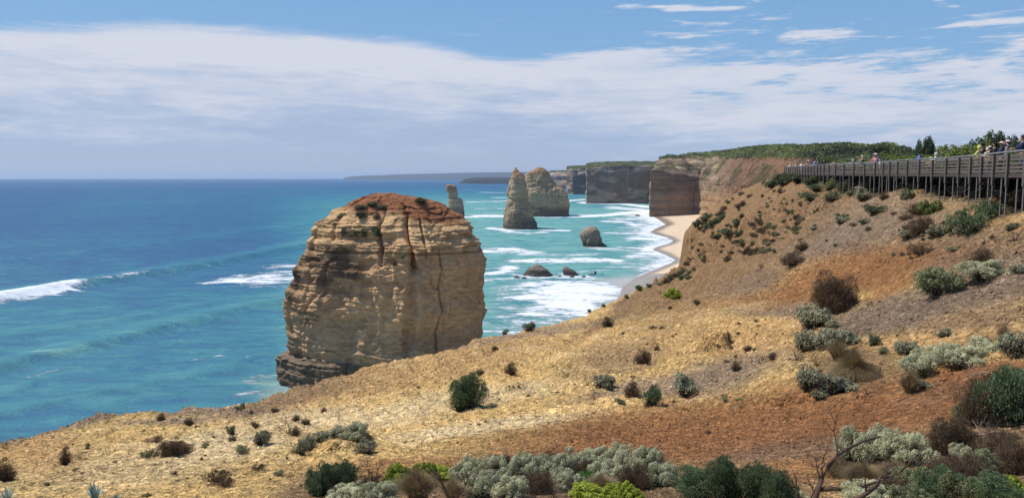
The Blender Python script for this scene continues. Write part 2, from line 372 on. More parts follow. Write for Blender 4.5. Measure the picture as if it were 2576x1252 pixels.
# behind and under the boardwalk: dark scrub ground with the deck's shade put into its colour; cliff faces: bare ochre rock
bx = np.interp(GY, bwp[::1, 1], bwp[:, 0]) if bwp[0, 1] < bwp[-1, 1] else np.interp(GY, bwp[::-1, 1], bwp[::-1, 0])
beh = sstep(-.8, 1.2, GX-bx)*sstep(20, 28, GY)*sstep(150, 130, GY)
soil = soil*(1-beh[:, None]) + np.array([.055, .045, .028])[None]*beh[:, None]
face = sstep(4, 10, ((base_h(GX, GY)) - GZ))
soil = soil*(1-face[:, None]) + (np.array([.27, .18, .10])[None]*(1+.25*np.sin(GZ*1.7+fbm(GX*.1, GY*.1, seed=5)*3))[:, None])*face[:, None]
soil *= (1+.16*fbm(GX*.5, GY*.5, octv=4, seed=81))[:, None]
white = np.clip(fbm(GX*.9, GY*.6, octv=4, seed=92)*2.2-.5, 0, 1)*np.clip((soil[:, 0]-.36)*5, 0, 1)
soil = soil*(1-.45*white[:, None]) + PAL[None]*1.05*.45*white[:, None]

m, nt = mat_new('crumbly soil')
tc = nd(nt, 'TexCoord').outputs['Object']
col = nd(nt, 'Attribute', attribute_name='soil').outputs[0]
n1 = nd(nt, 'TexNoise', {'Vector': tc, 'Scale': 1.7, 'Detail': 9.0, 'Roughness': .7}).outputs[0]
n2 = nd(nt, 'TexNoise', {'Vector': tc, 'Scale': 6.0, 'Detail': 7.0, 'Roughness': .8, 'Distortion': .6}).outputs[0]
v1 = nd(nt, 'TexVoronoi', {'Vector': nd(nt, 'VectorMath', {0: tc, 1: nd(nt, 'VectorMath', {0: nd(nt, 'TexNoise', {'Vector': tc, 'Scale': 6.0, 'Detail': 3.0}).outputs[1], 'Scale': .25}, operation='SCALE').outputs[0]}, operation='ADD').outputs[0], 'Scale': 5.5, 'Randomness': 1.0}, feature='F1')
chip = nd(nt, 'SeparateXYZ', {0: v1.outputs[1]}).outputs[0]
f1 = nd(nt, 'MapRange', {0: n1, 1: .3, 2: .7, 3: .72, 4: 1.3}).outputs[0]
f2 = nd(nt, 'MapRange', {0: n2, 1: .34, 2: .64, 3: .25, 4: 1.55}).outputs[0]
f3 = nd(nt, 'MapRange', {0: chip, 1: 0, 2: 1, 3: .72, 4: 1.25}).outputs[0]
v2 = nd(nt, 'TexVoronoi', {'Vector': tc, 'Scale': 13.0}, feature='F1').outputs[0]
v3 = nd(nt, 'TexVoronoi', {'Vector': tc, 'Scale': 5.0}, feature='F1').outputs[0]
peb = mth(nt, 'ADD', mth(nt, 'MULTIPLY', mth(nt, 'SUBTRACT', .6, v2, clamp=True), .5), mth(nt, 'MULTIPLY', mth(nt, 'SUBTRACT', .55, v3, clamp=True), .9))
f = mth(nt, 'MULTIPLY', mth(nt, 'MULTIPLY', f1, f2), f3)
cc = nd(nt, 'VectorMath', {0: col, 'Scale': f}, operation='SCALE').outputs[0]
pal = nd(nt, 'MapRange', {0: nd(nt, 'TexNoise', {'Vector': tc, 'Scale': 14.0, 'Detail': 4.0, 'Roughness': .7}).outputs[0], 1: .6, 2: .7}).outputs[0]
cc = mix(nt, mth(nt, 'MULTIPLY', pal, .28), cc, (.62, .48, .30))
hgt = mth(nt, 'ADD', mth(nt, 'MULTIPLY', n1, .8), mth(nt, 'ADD', mth(nt, 'MULTIPLY', n2, .5), mth(nt, 'MULTIPLY', peb, 1.1)))
bm = nd(nt, 'Bump', {'Strength': 1.0, 'Distance': .2, 'Height': hgt}).outputs[0]
out(nt, bsdf(nt, cc, .95, .08, bm)); M_SOIL = m
me = npmesh('ground', np.c_[GX, GY, GZ], grid_faces(len(rr), len(cols)), True, {'soil': soil}, M_SOIL)
g = link('ground', me); kind(g, 'structure'); g['label'] = 'dry yellow and red soil headland falling to the sea'

def on_ground(px, py):
    """world point of the near headland seen at a picture point"""
    d2 = (GPX-px)**2+((GPY-py)*1.2)**2
    i = np.where(d2 < 16)[0]
    if len(i) == 0: i = np.array([int(np.argmin(d2))])
    j = i[np.argmin(GY[i]*1.0 + d2[i]*.02)]
    return np.array([GX[j], GY[j], GZ[j]])

# ------------------------------------------------------------------ beach + sea
SHORE = [(532, 1640), (543, 1640), (550, 1652), (564, 1674), (572, 1656), (583, 1634), (590, 1648), (598, 1680), (605, 1692), (612, 1684), (622, 1650), (628, 1640), (640, 1670), (653, 1697), (660, 1690), (675, 1652), (690, 1614), (703, 1592), (720, 1566), (745, 1556), (780, 1520), (830, 1450), (900, 1350)]
sy_, sx_ = np.array(SHORE, float).T
def shore_x(py): return np.interp(py, sy_, sx_)
py_ = np.linspace(533, 900, 420); px_ = np.linspace(1380, 1850, 260)
BPX, BPY = np.meshgrid(px_, py_)
bxw, byw = at_z(BPX, BPY, 0)
dsh = (BPX-shore_x(BPY) + 2.2*fbm(bxw*.05, byw*.02, octv=3, seed=8))
mpp = byw/FP
bz = np.clip(dsh*mpp*.05, -2, 3) + .10*fbm(bxw*.08, byw*.03, octv=3, seed=2)*sstep(5, 30, dsh)
wet = sstep(34, 12, dsh + 8*fbm(bxw*.04, byw*.015, seed=12))*1.0
wet = np.where(BPY > 690, np.maximum(wet, sstep(1.0, .2, (dsh-60)/40)), wet)
sand = np.array([.60, .455, .30])[None, None]*(1-wet[..., None]) + np.array([.32, .245, .17])[None, None]*wet[..., None]
m, nt = mat_new('beach sand')
tc = nd(nt, 'TexCoord').outputs['Object']
col = nd(nt, 'Attribute', attribute_name='soil').outputs[0]
n1 = nd(nt, 'TexNoise', {'Vector': tc, 'Scale': .12, 'Detail': 8.0, 'Roughness': .6}).outputs[0]
cc = nd(nt, 'VectorMath', {0: col, 'Scale': nd(nt, 'MapRange', {0: n1, 1: .3, 2: .7, 3: .88, 4: 1.1}).outputs[0]}, operation='SCALE').outputs[0]
rg = nd(nt, 'MapRange', {0: nd(nt, 'Attribute', attribute_name='wet').outputs[2], 3: .9, 4: .28}).outputs[0]
out(nt, bsdf(nt, cc, rg, .3, nd(nt, 'Bump', {'Strength': .4, 'Distance': .4, 'Height': n1}).outputs[0])); M_SAND = m
me = npmesh('beach', np.c_[bxw.ravel(), byw.ravel(), bz.ravel()], grid_faces(*BPX.shape), True, {'soil': sand.reshape(-1, 3), 'wet': wet.ravel()}, M_SAND)
o = link('beach', me); kind(o, 'structure'); o['label'] = 'curved pale sand beach below the cliffs'

# sea: fine fan of quads out to the horizon
vy = np.r_[HOR+np.array([.9, 1.3, 1.9, 2.6, 3.4, 4.4]), np.arange(HOR+5.4, HOR+180, 1.05), np.arange(HOR+180, 1330, 1.55)][::-1]
ux = np.arange(-700, 3240, 4.2)
SPX, SPY = np.meshgrid(ux, vy)
SX, SY = at_z(SPX, SPY, 0)
def stroke(pts, wd, k=1.0, soft=1.0):
    """strength of a band along a line of picture points, laid on the water"""
    pts = np.array(pts, float)
    ex = (SPX > pts[:, 0].min()-6*wd-40) & (SPX < pts[:, 0].max()+6*wd+40) & (SPY > pts[:, 1].min()-5*wd-5) & (SPY < pts[:, 1].max()+5*wd+5)
    r = np.zeros_like(SPX)
    if ex.any():
        x = SPX[ex]/6.0; y = SPY[ex]; q = pts/np.array([6.0, 1])
        d = seg_dist(q, x, y)
        r[ex] = min(k, 1.6)*.80*np.exp(-(d/(wd*1.15))**2*soft)*(1+.35*fbm(SX[ex]*.02, SY[ex]*.03, octv=4, seed=len(pts)+int(pts[0, 0])))
    return r
foam = np.zeros_like(SPX)
FOAM = [([(-60, 762), (60, 743), (120, 736), (172, 722)], 8, 1.6), ([(172, 721), (230, 716), (300, 706), (370, 694)], 2.0, .74), ([(370, 694), (450, 684), (560, 668)], 1.5, .42),
        ([(525, 712), (600, 706), (690, 700)], 5, .8), ([(600, 705), (670, 695), (760, 685)], 11, .9), ([(660, 705), (760, 698)], 15, .95), ([(640, 722), (760, 722)], 4, .7), ([(700, 672), (770, 668)], 8, .8),
        ([(71, 949), (140, 932), (214, 921)], 1.8, .5), ([(332, 929), (450, 912), (561, 893)], 2, .45), ([(440, 905), (560, 905), (690, 892)], 4, .38), ([(480, 962), (600, 955)], 2, .4), ([(596, 998), (612, 992), (640, 988)], 5, .75), ([(640, 960), (700, 925)], 7, .45), ([(600, 1015), (660, 990)], 5, .45),
        ([(330, 885), (500, 868)], 2, .36), ([(170, 800), (240, 793)], 1.5, .42),
        ([(1207, 484), (1267, 485)], 1.3, .9), ([(1239, 497), (1274, 497)], 1.3, .9), ([(1178, 508), (1276, 506)], 2.0, .95), ([(1195, 525), (1272, 525)], 1.6, .85), ([(1160, 546), (1264, 544)], 3.0, 1.2), ([(1220, 538), (1262, 537)], 1.5, .6), ([(1165, 478), (1200, 478)], 1, .6), ([(1160, 560), (1240, 562)], 1, .4),
        ([(1236, 575), (1262, 578), (1282, 582)], 3.2, 1.2), ([(1278, 583), (1330, 587), (1368, 584)], 3, .95), ([(1366, 578), (1428, 580)], 2.6, 1.0), ([(1356, 570), (1380, 572)], 2, .7),
        ([(1215, 632), (1260, 632), (1300, 630), (1336, 634)], 6.5, 1.1), ([(1316, 641), (1400, 642), (1500, 641)], 3.6, .85), ([(1292, 656), (1350, 659), (1450, 657), (1545, 655)], 5.2, 1.1), ([(1545, 660), (1610, 664)], 4.0, .8),
        ([(1438, 545), (1520, 542), (1600, 535), (1640, 533)], 3.2, 1.35), ([(1430, 505), (1470, 502)], 2.2, 1.1), ([(1470, 510), (1560, 512), (1630, 520)], 3.0, 1.25), ([(1540, 522), (1632, 530)], 4.5, 1.1), ([(1520, 556), (1580, 560), (1600, 568)], 3, .95), ([(1560, 552), (1640, 548)], 5, .95), ([(1600, 540), (1640, 541)], 7, .9),
        ([(1528, 586), (1600, 588), (1640, 578)], 3, .9), ([(1600, 565), (1660, 568)], 6, .95), ([(1560, 572), (1640, 574)], 2.4, .7), ([(1600, 600), (1640, 604), (1680, 606)], 7, 1.05), ([(1560, 622), (1650, 620)], 3, .8), ([(1500, 624), (1560, 628), (1640, 634)], 4, .85), ([(1600, 645), (1690, 655)], 7, 1.0), ([(1540, 672), (1600, 672), (1670, 668)], 5, .75), ([(1590, 690), (1640, 682)], 4, .5),
        ([(1218, 690), (1250, 688), (1275, 680), (1283, 672)], 4.5, 1.1), ([(1216, 680), (1262, 676)], 5, .9), ([(1225, 705), (1300, 700), (1400, 704), (1500, 700)], 4, .75), ([(1290, 690), (1340, 698), (1470, 696)], 4, .85), ([(1410, 690), (1550, 676)], 3, .75),
        ([(1340, 716), (1400, 722), (1500, 716)], 9, 1.0), ([(1400, 735), (1500, 728)], 14, 1.25), ([(1350, 748), (1480, 752)], 14, 1.15), ([(1380, 775), (1450, 778)], 14, 1.15), ([(1330, 790), (1420, 800)], 12, .95), ([(1225, 745), (1340, 758)], 6, .62), ([(1225, 775), (1340, 780)], 8, .66), ([(1225, 810), (1350, 815)], 12, .72), ([(1210, 835), (1330, 840)], 8, .7), ([(1480, 745), (1520, 735)], 8, .9), ([(1500, 705), (1580, 712)], 5, .5), ([(1500, 765), (1560, 740)], 8, .42)]
for pts_, wd_, k_ in FOAM: foam = np.maximum(foam, stroke(pts_, wd_, k_)) + .15*np.minimum(foam, stroke(pts_, wd_, k_))
dshore = shore_x(SPY)-SPX
inb = (SPY > 533) & (SPY < 860)
foam = np.maximum(foam, np.where(inb, .95*np.exp(-np.maximum(dshore-1, 0)/7)*sstep(700, 690, SPY), 0))
foam = np.maximum(foam, np.where(inb, .66*sstep(150, 20, dshore)*sstep(700, 670, SPY)+.2*sstep(60, 10, dshore)*sstep(700, 670, SPY), 0))
foam = np.maximum(foam, 1.02*np.exp(-(((SPX-1425)/95)**4+((SPY-750)/56)**4)))
foam = np.maximum(foam, .52*sstep(1215, 1260, SPX)*sstep(690, 720, SPY)*sstep(1560, 1480, SPX))
for cpx, cpy, rx_ in ((1310, 577, 46), (1380, 545, 56), (1146, 546, 24), (1492, 621, 34), (1352, 694, 42), (1436, 694, 28)):
    foam = np.maximum(foam, .62*np.exp(-(((SPX-cpx)/rx_)**6 + ((SPY-cpy)/5)**2)))
# swell
def swell(pts, wd, h):
    pts = np.array(pts, float); yl = np.interp(SPX, pts[:, 0], pts[:, 1]); d = (SPY-yl)/wd
    inr = sstep(pts[0, 0]-1, pts[0, 0]+60, SPX)*sstep(pts[-1, 0]+1, pts[-1, 0]-60, SPX)
    return h*inr*np.exp(-np.where(d > 0, (d*2.1)**2, (d*.75)**2))
z = np.zeros_like(SPX)
swl = np.zeros_like(SPX)
for pts_, wd_, h_ in (([(-500, 820), (0, 752), (172, 724), (300, 704), (430, 684), (560, 662), (700, 634), (860, 600)], 11, 2.5), ([(-500, 1010), (0, 930), (130, 895), (300, 858), (420, 826), (560, 792), (700, 760), (860, 720)], 20, 1.7),
                      ([(-300, 900), (100, 838), (300, 806), (500, 770), (700, 740)], 12, .7), ([(1200, 632), (1260, 627), (1340, 632)], 6, 1.0), ([(1280, 652), (1400, 655), (1560, 650)], 6, 1.0), ([(1150, 545), (1280, 541)], 4, 1.2), ([(1420, 543), (1640, 531)], 4, 1.0), ([(1218, 690), (1290, 668)], 8, .8),
                      ([(-500, 700), (0, 660), (400, 612), (800, 560)], 7, .7), ([(-500, 1150), (0, 1040), (300, 980), (640, 920)], 16, .6)):
    q = swell(pts_, wd_, h_); z += q; swl = np.maximum(swl, q)
near = sstep(1600, 300, SY)
z += near*(.34*fbm(SX*.05, SY*.10, octv=4, seed=40) + .12*fbm(SX*.25, SY*.5, octv=3, seed=44)) + .25*np.clip(foam, 0, 1)*near
z = np.where(inb & (dshore < 60), z*sstep(-10, 60, dshore), z)
# water colour: deep blue offshore, turquoise over the sand bars
shal = np.zeros_like(SPX)
shal = .30 + .42*sstep(560, 980, SPY)*sstep(1300, 700, SPX) + .78*sstep(560, 1180, SPX)*sstep(455, 520, SPY)
shal += .25*sstep(640, 760, SPX)*sstep(470, 560, SPY) - .25*sstep(300, 0, SPX)*sstep(720, 500, SPY)
shal = shal*sstep(447, 500, SPY)**.5
shal += .28*fbm(SX*.006, SY*.004, octv=4, seed=45) + .13*fbm(SX*.03, SY*.05, octv=4, seed=46)
shal += .22*np.clip(swl, 0, 1.2)
shal += .5*sstep(560, 690, SPX)*sstep(940, 1010, SPY)
shal = np.clip(shal, 0, 1.35)
silt = sstep(620, 720, SPX)*sstep(930, 1000, SPY)*.5 + .7*sstep(1460, 1540, SPX)*sstep(690, 705, SPY)*sstep(860, 760, SPY) + .25*sstep(80, 10, dshore)*inb
m, nt = mat_new('sea water')
tc = nd(nt, 'TexCoord').outputs['Object']
at_s = nd(nt, 'Attribute', attribute_name='shal').outputs[2]; at_f = nd(nt, 'Attribute', attribute_name='foam').outputs[2]; at_b = nd(nt, 'Attribute', attribute_name='silt').outputs[2]
mp = nd(nt, 'Mapping', {0: tc, 'Scale': (.5, 1.15, 1), 'Rotation': (0, 0, R(-14))}).outputs[0]
na = nd(nt, 'TexNoise', {'Vector': mp, 'Scale': .14, 'Detail': 10.0, 'Roughness': .68, 'Distortion': .8}).outputs[0]
nb = nd(nt, 'TexNoise', {'Vector': mp, 'Scale': .9, 'Detail': 6.0, 'Roughness': .65}).outputs[0]
ncr = nd(nt, 'TexNoise', {'Vector': mp, 'Scale': .035, 'Detail': 6.0, 'Roughness': .6}).outputs[0]
sh = mth(nt, 'ADD', mth(nt, 'ADD', at_s, mth(nt, 'MULTIPLY', mth(nt, 'SUBTRACT', na, .5), 2.1)), mth(nt, 'MULTIPLY', mth(nt, 'SUBTRACT', ncr, .5), .5))
wc = ramp(nt, mth(nt, 'DIVIDE', sh, 1.4), [(0, (.026, .085, .19)), (.28, (.028, .118, .205)), (.55, (.038, .172, .222)), (.8, (.068, .222, .240)), (1, (.15, .33, .30))])
wc = mix(nt, at_b, wc, (.40, .40, .36))
fm = mth(nt, 'ADD', at_f, mth(nt, 'ADD', mth(nt, 'MULTIPLY', mth(nt, 'SUBTRACT', na, .5), 2.3), mth(nt, 'MULTIPLY', mth(nt, 'SUBTRACT', nb, .5), 1.3)))
fm = nd(nt, 'MapRange', {0: fm, 1: .45, 2: .85}, interpolation_type='SMOOTHSTEP').outputs[0]
fm = mth(nt, 'MULTIPLY', fm, nd(nt, 'MapRange', {0: at_f, 1: .08, 2: .34}).outputs[0])
hb = mth(nt, 'ADD', mth(nt, 'MULTIPLY', na, 1.4), mth(nt, 'ADD', mth(nt, 'MULTIPLY', nb, .5), mth(nt, 'MULTIPLY', fm, .35)))
bmp = nd(nt, 'Bump', {'Strength': .8, 'Distance': 1.3, 'Height': hb}).outputs[0]
dif = nd(nt, 'BsdfDiffuse', {'Color': wc, 'Normal': bmp}).outputs[0]
gl = nd(nt, 'BsdfGlossy', {'Color': (.8, .9, 1, 1), 'Roughness': .5, 'Normal': bmp}).outputs[0]
wat = nd(nt, 'MixShader', {0: .035, 1: dif, 2: gl}).outputs[0]
fo = nd(nt, 'BsdfDiffuse', {'Color': (.74, .76, .78, 1), 'Normal': bmp}).outputs[0]
out(nt, nd(nt, 'MixShader', {0: fm, 1: wat, 2: fo}).outputs[0]); M_SEA = m
me = npmesh('sea', np.c_[SX.ravel(), SY.ravel(), z.ravel()], grid_faces(*SPX.shape), True, {'foam': foam.ravel(), 'shal': shal.ravel(), 'silt': np.clip(silt, 0, 1).ravel()}, M_SEA)
o = link('sea', me); kind(o, 'structure'); o['label'] = 'turquoise and blue sea with white surf'
# ------------------------------------------------------------------ rock
m, nt = mat_new('limestone')
tc = nd(nt, 'TexCoord').outputs['Object']
col = nd(nt, 'Attribute', attribute_name='rock').outputs[0]
mp = nd(nt, 'Mapping', {0: tc, 'Scale': (1, 1, 2.6)}).outputs[0]
n1 = nd(nt, 'TexNoise', {'Vector': mp, 'Scale': .6, 'Detail': 10.0, 'Roughness': .74}).outputs[0]
n2 = nd(nt, 'TexNoise', {'Vector': mp, 'Scale': .09, 'Detail': 6.0, 'Roughness': .6}).outputs[0]
f = mth(nt, 'MULTIPLY', nd(nt, 'MapRange', {0: n1, 1: .3, 2: .7, 3: .55, 4: 1.38}).outputs[0], nd(nt, 'MapRange', {0: n2, 1: .3, 2: .7, 3: .82, 4: 1.16}).outputs[0])
cc = nd(nt, 'VectorMath', {0: col, 'Scale': f}, operation='SCALE').outputs[0]
out(nt, bsdf(nt, cc, .95, .08, nd(nt, 'Bump', {'Strength': 1.0, 'Distance': 1.0, 'Height': n1}).outputs[0])); M_ROCK = m

def strata(z, x, y, seed=0, k=1.0):
    """bands of harder and softer beds: returns ledge profile in -1..1"""
    w_ = z + 1.2*fbm(x*.03, y*.03, octv=2, seed=seed)
    a_ = vnoise(w_*.55*k, 0*w_+3.1, seed=seed+1); b_ = vnoise(w_*1.7*k, 0*w_+9.2, seed=seed+2); c_ = vnoise(w_*.16*k, 0*w_, seed=seed+3)
    return .45*a_ + .35*b_ + .35*c_ + .22*vnoise(w_*4.3*k, 0*w_+1.2, seed=seed+4)

def stack(name, lev, Yc, depth, colf, plan=None, prof=None, mask=None, nz=220, na=420, amp=1.0, seed=0, yaw=0, flute=1.0, grooves=(), sq=2.6, base_z=-3, lean=0.0):
    lev = sorted(lev, key=lambda l: -l[0])                                     # from the foot up
    zs = []; L_ = []; R_ = []
    for (py, xl, xr) in lev:
        p1 = P(xl, py, Yc); p2 = P(xr, py, Yc); zs.append(p1[2]); L_.append(p1[0]); R_.append(p2[0])
    if zs[0] > base_z: zs = [base_z]+zs; L_ = [L_[0]]+L_; R_ = [R_[0]]+R_
    zs = np.array(zs); L_ = np.array(L_); R_ = np.array(R_)
    t = np.linspace(0, 1, nz); zz = zs[0] + (zs[-1]-zs[0])*(1-(1-t)**1.25)
    l = np.interp(zz, zs, L_); r = np.interp(zz, zs, R_)
    cx_ = (l+r)/2; rx = (r-l)/2; wmax = rx.max()
    ry = depth/2*(rx/wmax)**.8
    if prof is not None: ry = ry*prof(zz)
    th = np.linspace(0, 2*math.pi, na, endpoint=False)
    c_, s_ = np.cos(th), np.sin(th)
    q = (np.abs(c_)**sq+np.abs(s_)**sq)**(-1/sq)
    ux_, uy_ = q*c_, q*s_
    if plan is not None: ux_, uy_ = plan(th)
    X_ = cx_[:, None]+rx[:, None]*ux_[None]; Y_ = Yc+lean*(zz-zs[0])[:, None]+ry[:, None]*uy_[None]; Z_ = zz[:, None]+0*X_
    nx = np.gradient(Y_, axis=1); ny = -np.gradient(X_, axis=1)
    nx = np.roll(Y_, -1, 1)-np.roll(Y_, 1, 1); ny = -(np.roll(X_, -1, 1)-np.roll(X_, 1, 1)); nl = np.sqrt(nx**2+ny**2)+1e-9; nx, ny = nx/nl, ny/nl
    side = sstep(.0, .25, rx/wmax)[:, None]
    d = amp*side*(.8*strata(Z_, X_, Y_, seed) + .7*fbm(X_*.09, Y_*.09, Z_*.05, 4, seed+11) + .55*fbm(X_*.35, Y_*.35, Z_*.8, 4, seed+15))
    d += amp*side*flute*(-1.1*np.clip(1-np.abs(fbm(X_*.07, Y_*.07, Z_*.02, 2, seed+21))*14, 0, 1)**2)
    d -= d.mean()
    if mask is not None: d *= mask(X_, Y_, Z_)
    for (a0, wd, dp, z0, z1) in grooves:                                       # clefts: bearing (deg), width (deg), depth (m), from-to height
        da = (np.degrees(th)[None]-a0 + 2.5*fbm(Z_*.12, 0*Z_, seed=int(a0)) + 180) % 360-180
        d -= dp*np.exp(-(da/wd)**2)*sstep(z0-2, z0+2, Z_)*sstep(z1+3, z1-3, Z_)
    qn = fbm(X_*.055+3, Y_*.055, Z_*.045, 3, seed+41)*3.4; d += amp*side*1.0*(np.floor(qn)+sstep(.82, 1.0, qn-np.floor(qn)))/1.5
    qo = fbm(X_*.4, Y_*.4, Z_*.6, 3, seed+47)*3; d += amp*side*.2*(np.floor(qo)+sstep(.8, 1.0, qo-np.floor(qo)))
    qm = fbm(X_*.16, Y_*.16, Z_*.22, 3, seed+45)*3; d += amp*side*.5*(np.floor(qm)+sstep(.75, 1.0, qm-np.floor(qm)))
    X_ = X_+nx*d; Y_ = Y_+ny*d
    Z_ = Z_ + amp*.35*fbm(X_*.2, Y_*.2, octv=4, seed=seed+31)*sstep(.0, .3, t)[:, None] + amp*.5*(1-side)*fbm(X_*.5, Y_*.5, octv=3, seed=seed+33)
    V = np.c_[X_.ravel(), Y_.ravel(), Z_.ravel()]
    F = grid_faces(nz, na, True)
    topc = V[-na:].mean(0); V = np.vstack([V, topc]); n0 = (nz-1)*na
    fan = np.array([[n0+i, n0+(i+1) % na, nz*na, nz*na] for i in range(na)])
    # a fan of triangles is stored as its own small ring so every face stays a quad
    ring = V[n0:n0+na]*.5+topc*.5; V = np.vstack([V[:-1], ring, topc[None]+(ring-topc)*.02]); r1 = nz*na; r2 = r1+na
    i = np.arange(na); j = (i+1) % na
    F = np.vstack([F, np.c_[n0+i, n0+j, r1+j, r1+i], np.c_[r1+i, r1+j, r2+j, r2+i]])
    x, y, z_ = V.T
    up = np.interp(z_, zz, np.gradient(zz)/(np.abs(np.gradient(rx))+np.abs(np.gradient(zz))+1e-6))   # 1 = vertical wall, 0 = flat top
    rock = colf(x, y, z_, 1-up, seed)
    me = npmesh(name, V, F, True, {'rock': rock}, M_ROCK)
    o = link(name, me); o['_v'] = 0; del o['_v']
    return o, V
def lerp3(a_, b_, t): return a_*(1-t[:, None])+b_*t[:, None]
def col_far(tint=1.0):
    def f(x, y, z_, top_, seed):
        s = strata(z_, x, y, seed)
        c_ = lerp3(np.array([[.38, .275, .17]]), np.array([[.52, .38, .235]]), np.clip(.5+.9*s+.5*fbm(x*.05, y*.05, z_*.2, 3, seed+5), 0, 1))
        c_ = lerp3(c_, np.array([[.09, .085, .075]]), .75*sstep(13, 5, z_+3*fbm(x*.15, y*.15, seed=seed)))      # tide-darkened foot
        hi = z_.max()
        c_ = lerp3(c_, np.array([[.40, .22, .11]]), sstep(hi-12, hi-5, z_+2*fbm(x*.1, y*.1, seed=seed+2))*.85)
        c_ = lerp3(c_, np.array([[.16, .12, .08]]), .5*sstep(.1, .5, fbm(x*.1, y*.1, z_*.4, 4, seed+7)))
        return c_*tint
    return f
def col_main(x, y, z_, top_, seed):
    px, py = proj(x, y, z_)
    s = strata(z_, x, y, seed)
    n = fbm(x*.08, y*.08, z_*.12, 4, seed+5)
    c_ = lerp3(np.array([[.70, .41, .205]]), np.array([[.84, .52, .265]]), np.clip(.5+.8*n+.35*s, 0, 1))
    c_ = lerp3(c_, np.array([[.72, .47, .23]]), sstep(28, 33, z_+2*n)*.8)                                 # yellower upper beds
    c_ = lerp3(c_, np.array([[.56, .37, .215]]), sstep(17, 11, z_+4*n)*.85)                                # greyer foot
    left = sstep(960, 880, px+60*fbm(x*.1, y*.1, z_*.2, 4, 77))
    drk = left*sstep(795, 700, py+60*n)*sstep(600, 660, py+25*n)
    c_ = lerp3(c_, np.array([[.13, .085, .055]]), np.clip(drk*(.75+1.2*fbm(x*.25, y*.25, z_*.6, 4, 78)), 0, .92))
    c_ = lerp3(c_, np.array([[.13, .11, .085]]), sstep(6.9, 6.1, z_+.3*n)*.8)
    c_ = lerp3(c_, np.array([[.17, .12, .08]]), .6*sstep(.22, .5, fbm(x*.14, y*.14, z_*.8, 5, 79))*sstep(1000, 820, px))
    streak = sstep(.1, .5, fbm(x*.5, y*.5, z_*.03, 3, 80))*.22*sstep(34, 30, z_)
    c_ = lerp3(c_, np.array([[.24, .15, .095]]), streak)
    red = sstep(36.6, 38.4, z_+1.8*fbm(x*.12, y*.12, seed=81)+.12*np.clip(x+31, -12, 12))
    c_ = lerp3(c_, np.array([[.33, .135, .065]]), red*.95)
    bed = sstep(.35, .1, np.abs(z_-29.6+.5*n))*.6
    c_ = lerp3(c_, np.array([[.15, .09, .055]]), bed)
    return c_
def plan_main(th):
    # rounded block with one blunt corner towards the camera, right of the middle
    cs = np.array([(-1.0, .35), (-.97, -.18), (-.62, -.62), (-.1, -.86), (.26, -1.0), (.42, -.98), (.9, -.62), (1.0, -.42), (.98, .3), (.6, .85), (0, 1.0), (-.6, .9)])
    cs = np.vstack([cs, cs[:1]]); ang = np.unwrap(np.arctan2(cs[:, 1], cs[:, 0])); ang = np.degrees(ang)
    a_ = np.degrees(th); a0 = ang[0]
    a_ = (a_-a0) % 360+a0
    k = np.argsort(ang); rad = np.hypot(cs[:, 0], cs[:, 1])
    # straight walls between the corners
    outx = np.zeros_like(a_); outy = np.zeros_like(a_)
    for i in range(len(cs)-1):
        lo, hi = sorted((ang[i], ang[i+1]))
        mm = (a_ >= lo) & (a_ <= hi)
        dx, dy = np.cos(np.radians(a_[mm])), np.sin(np.radians(a_[mm]))
        p, q = cs[i], cs[i+1]; e_ = q-p
        den = dx*e_[1]-dy*e_[0]; r_ = (p[0]*e_[1]-p[1]*e_[0])/np.where(np.abs(den) < 1e-9, 1e-9, den)
        outx[mm] = r_*dx; outy[mm] = r_*dy
    ker = np.hanning(15); ker /= ker.sum()
    outx = np.convolve(np.r_[outx[-7:], outx, outx[:7]], ker, 'valid'); outy = np.convolve(np.r_[outy[-7:], outy, outy[:7]], ker, 'valid')
    return outx, outy
YM = 166.0
LEV = [(1010, 706, 1212), (975, 706, 1212), (930, 700, 1214), (893, 703, 1214), (886, 727, 1214), (850, 722, 1216), (800, 720, 1216), (780, 722, 1225), (760, 725, 1229), (742, 730, 1224), (720, 737, 1218), (700, 741, 1221), (680, 745, 1223), (655, 752, 1226), (648, 754, 1221), (625, 768, 1217),
       (612, 770, 1216), (598, 776, 1200), (580, 786, 1188), (560, 799, 1172), (540, 824, 1160), (528, 838, 1140), (518, 862, 1122), (508, 880, 1092), (500, 893, 1060), (494, 905, 1030), (489, 928, 1000), (486, 950, 980)]
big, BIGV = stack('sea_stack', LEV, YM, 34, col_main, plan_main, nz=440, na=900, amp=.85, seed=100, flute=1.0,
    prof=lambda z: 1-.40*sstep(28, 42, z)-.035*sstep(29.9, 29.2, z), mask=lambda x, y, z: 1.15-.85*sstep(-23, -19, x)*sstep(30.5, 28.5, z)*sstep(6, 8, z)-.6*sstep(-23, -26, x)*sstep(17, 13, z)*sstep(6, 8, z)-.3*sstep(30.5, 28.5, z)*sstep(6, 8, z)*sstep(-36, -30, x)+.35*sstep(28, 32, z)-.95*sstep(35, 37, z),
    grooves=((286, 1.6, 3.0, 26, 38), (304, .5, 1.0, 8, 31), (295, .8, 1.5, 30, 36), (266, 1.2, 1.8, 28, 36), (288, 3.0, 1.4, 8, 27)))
tag(big, 'huge flat-topped ochre limestone stack with red soil cap, nearest in the sea', 'sea stack', 'limestone stacks standing in the sea')
BPXv, BPYv = proj(*BIGV.T)
def on_big(px, py):
    d2 = (BPXv-px)**2+(BPYv-py)**2; i = np.where(d2 < 9)[0]
    if len(i) == 0: i = np.array([int(np.argmin(d2))])
    return BIGV[i[np.argmin(BIGV[i, 1])]]

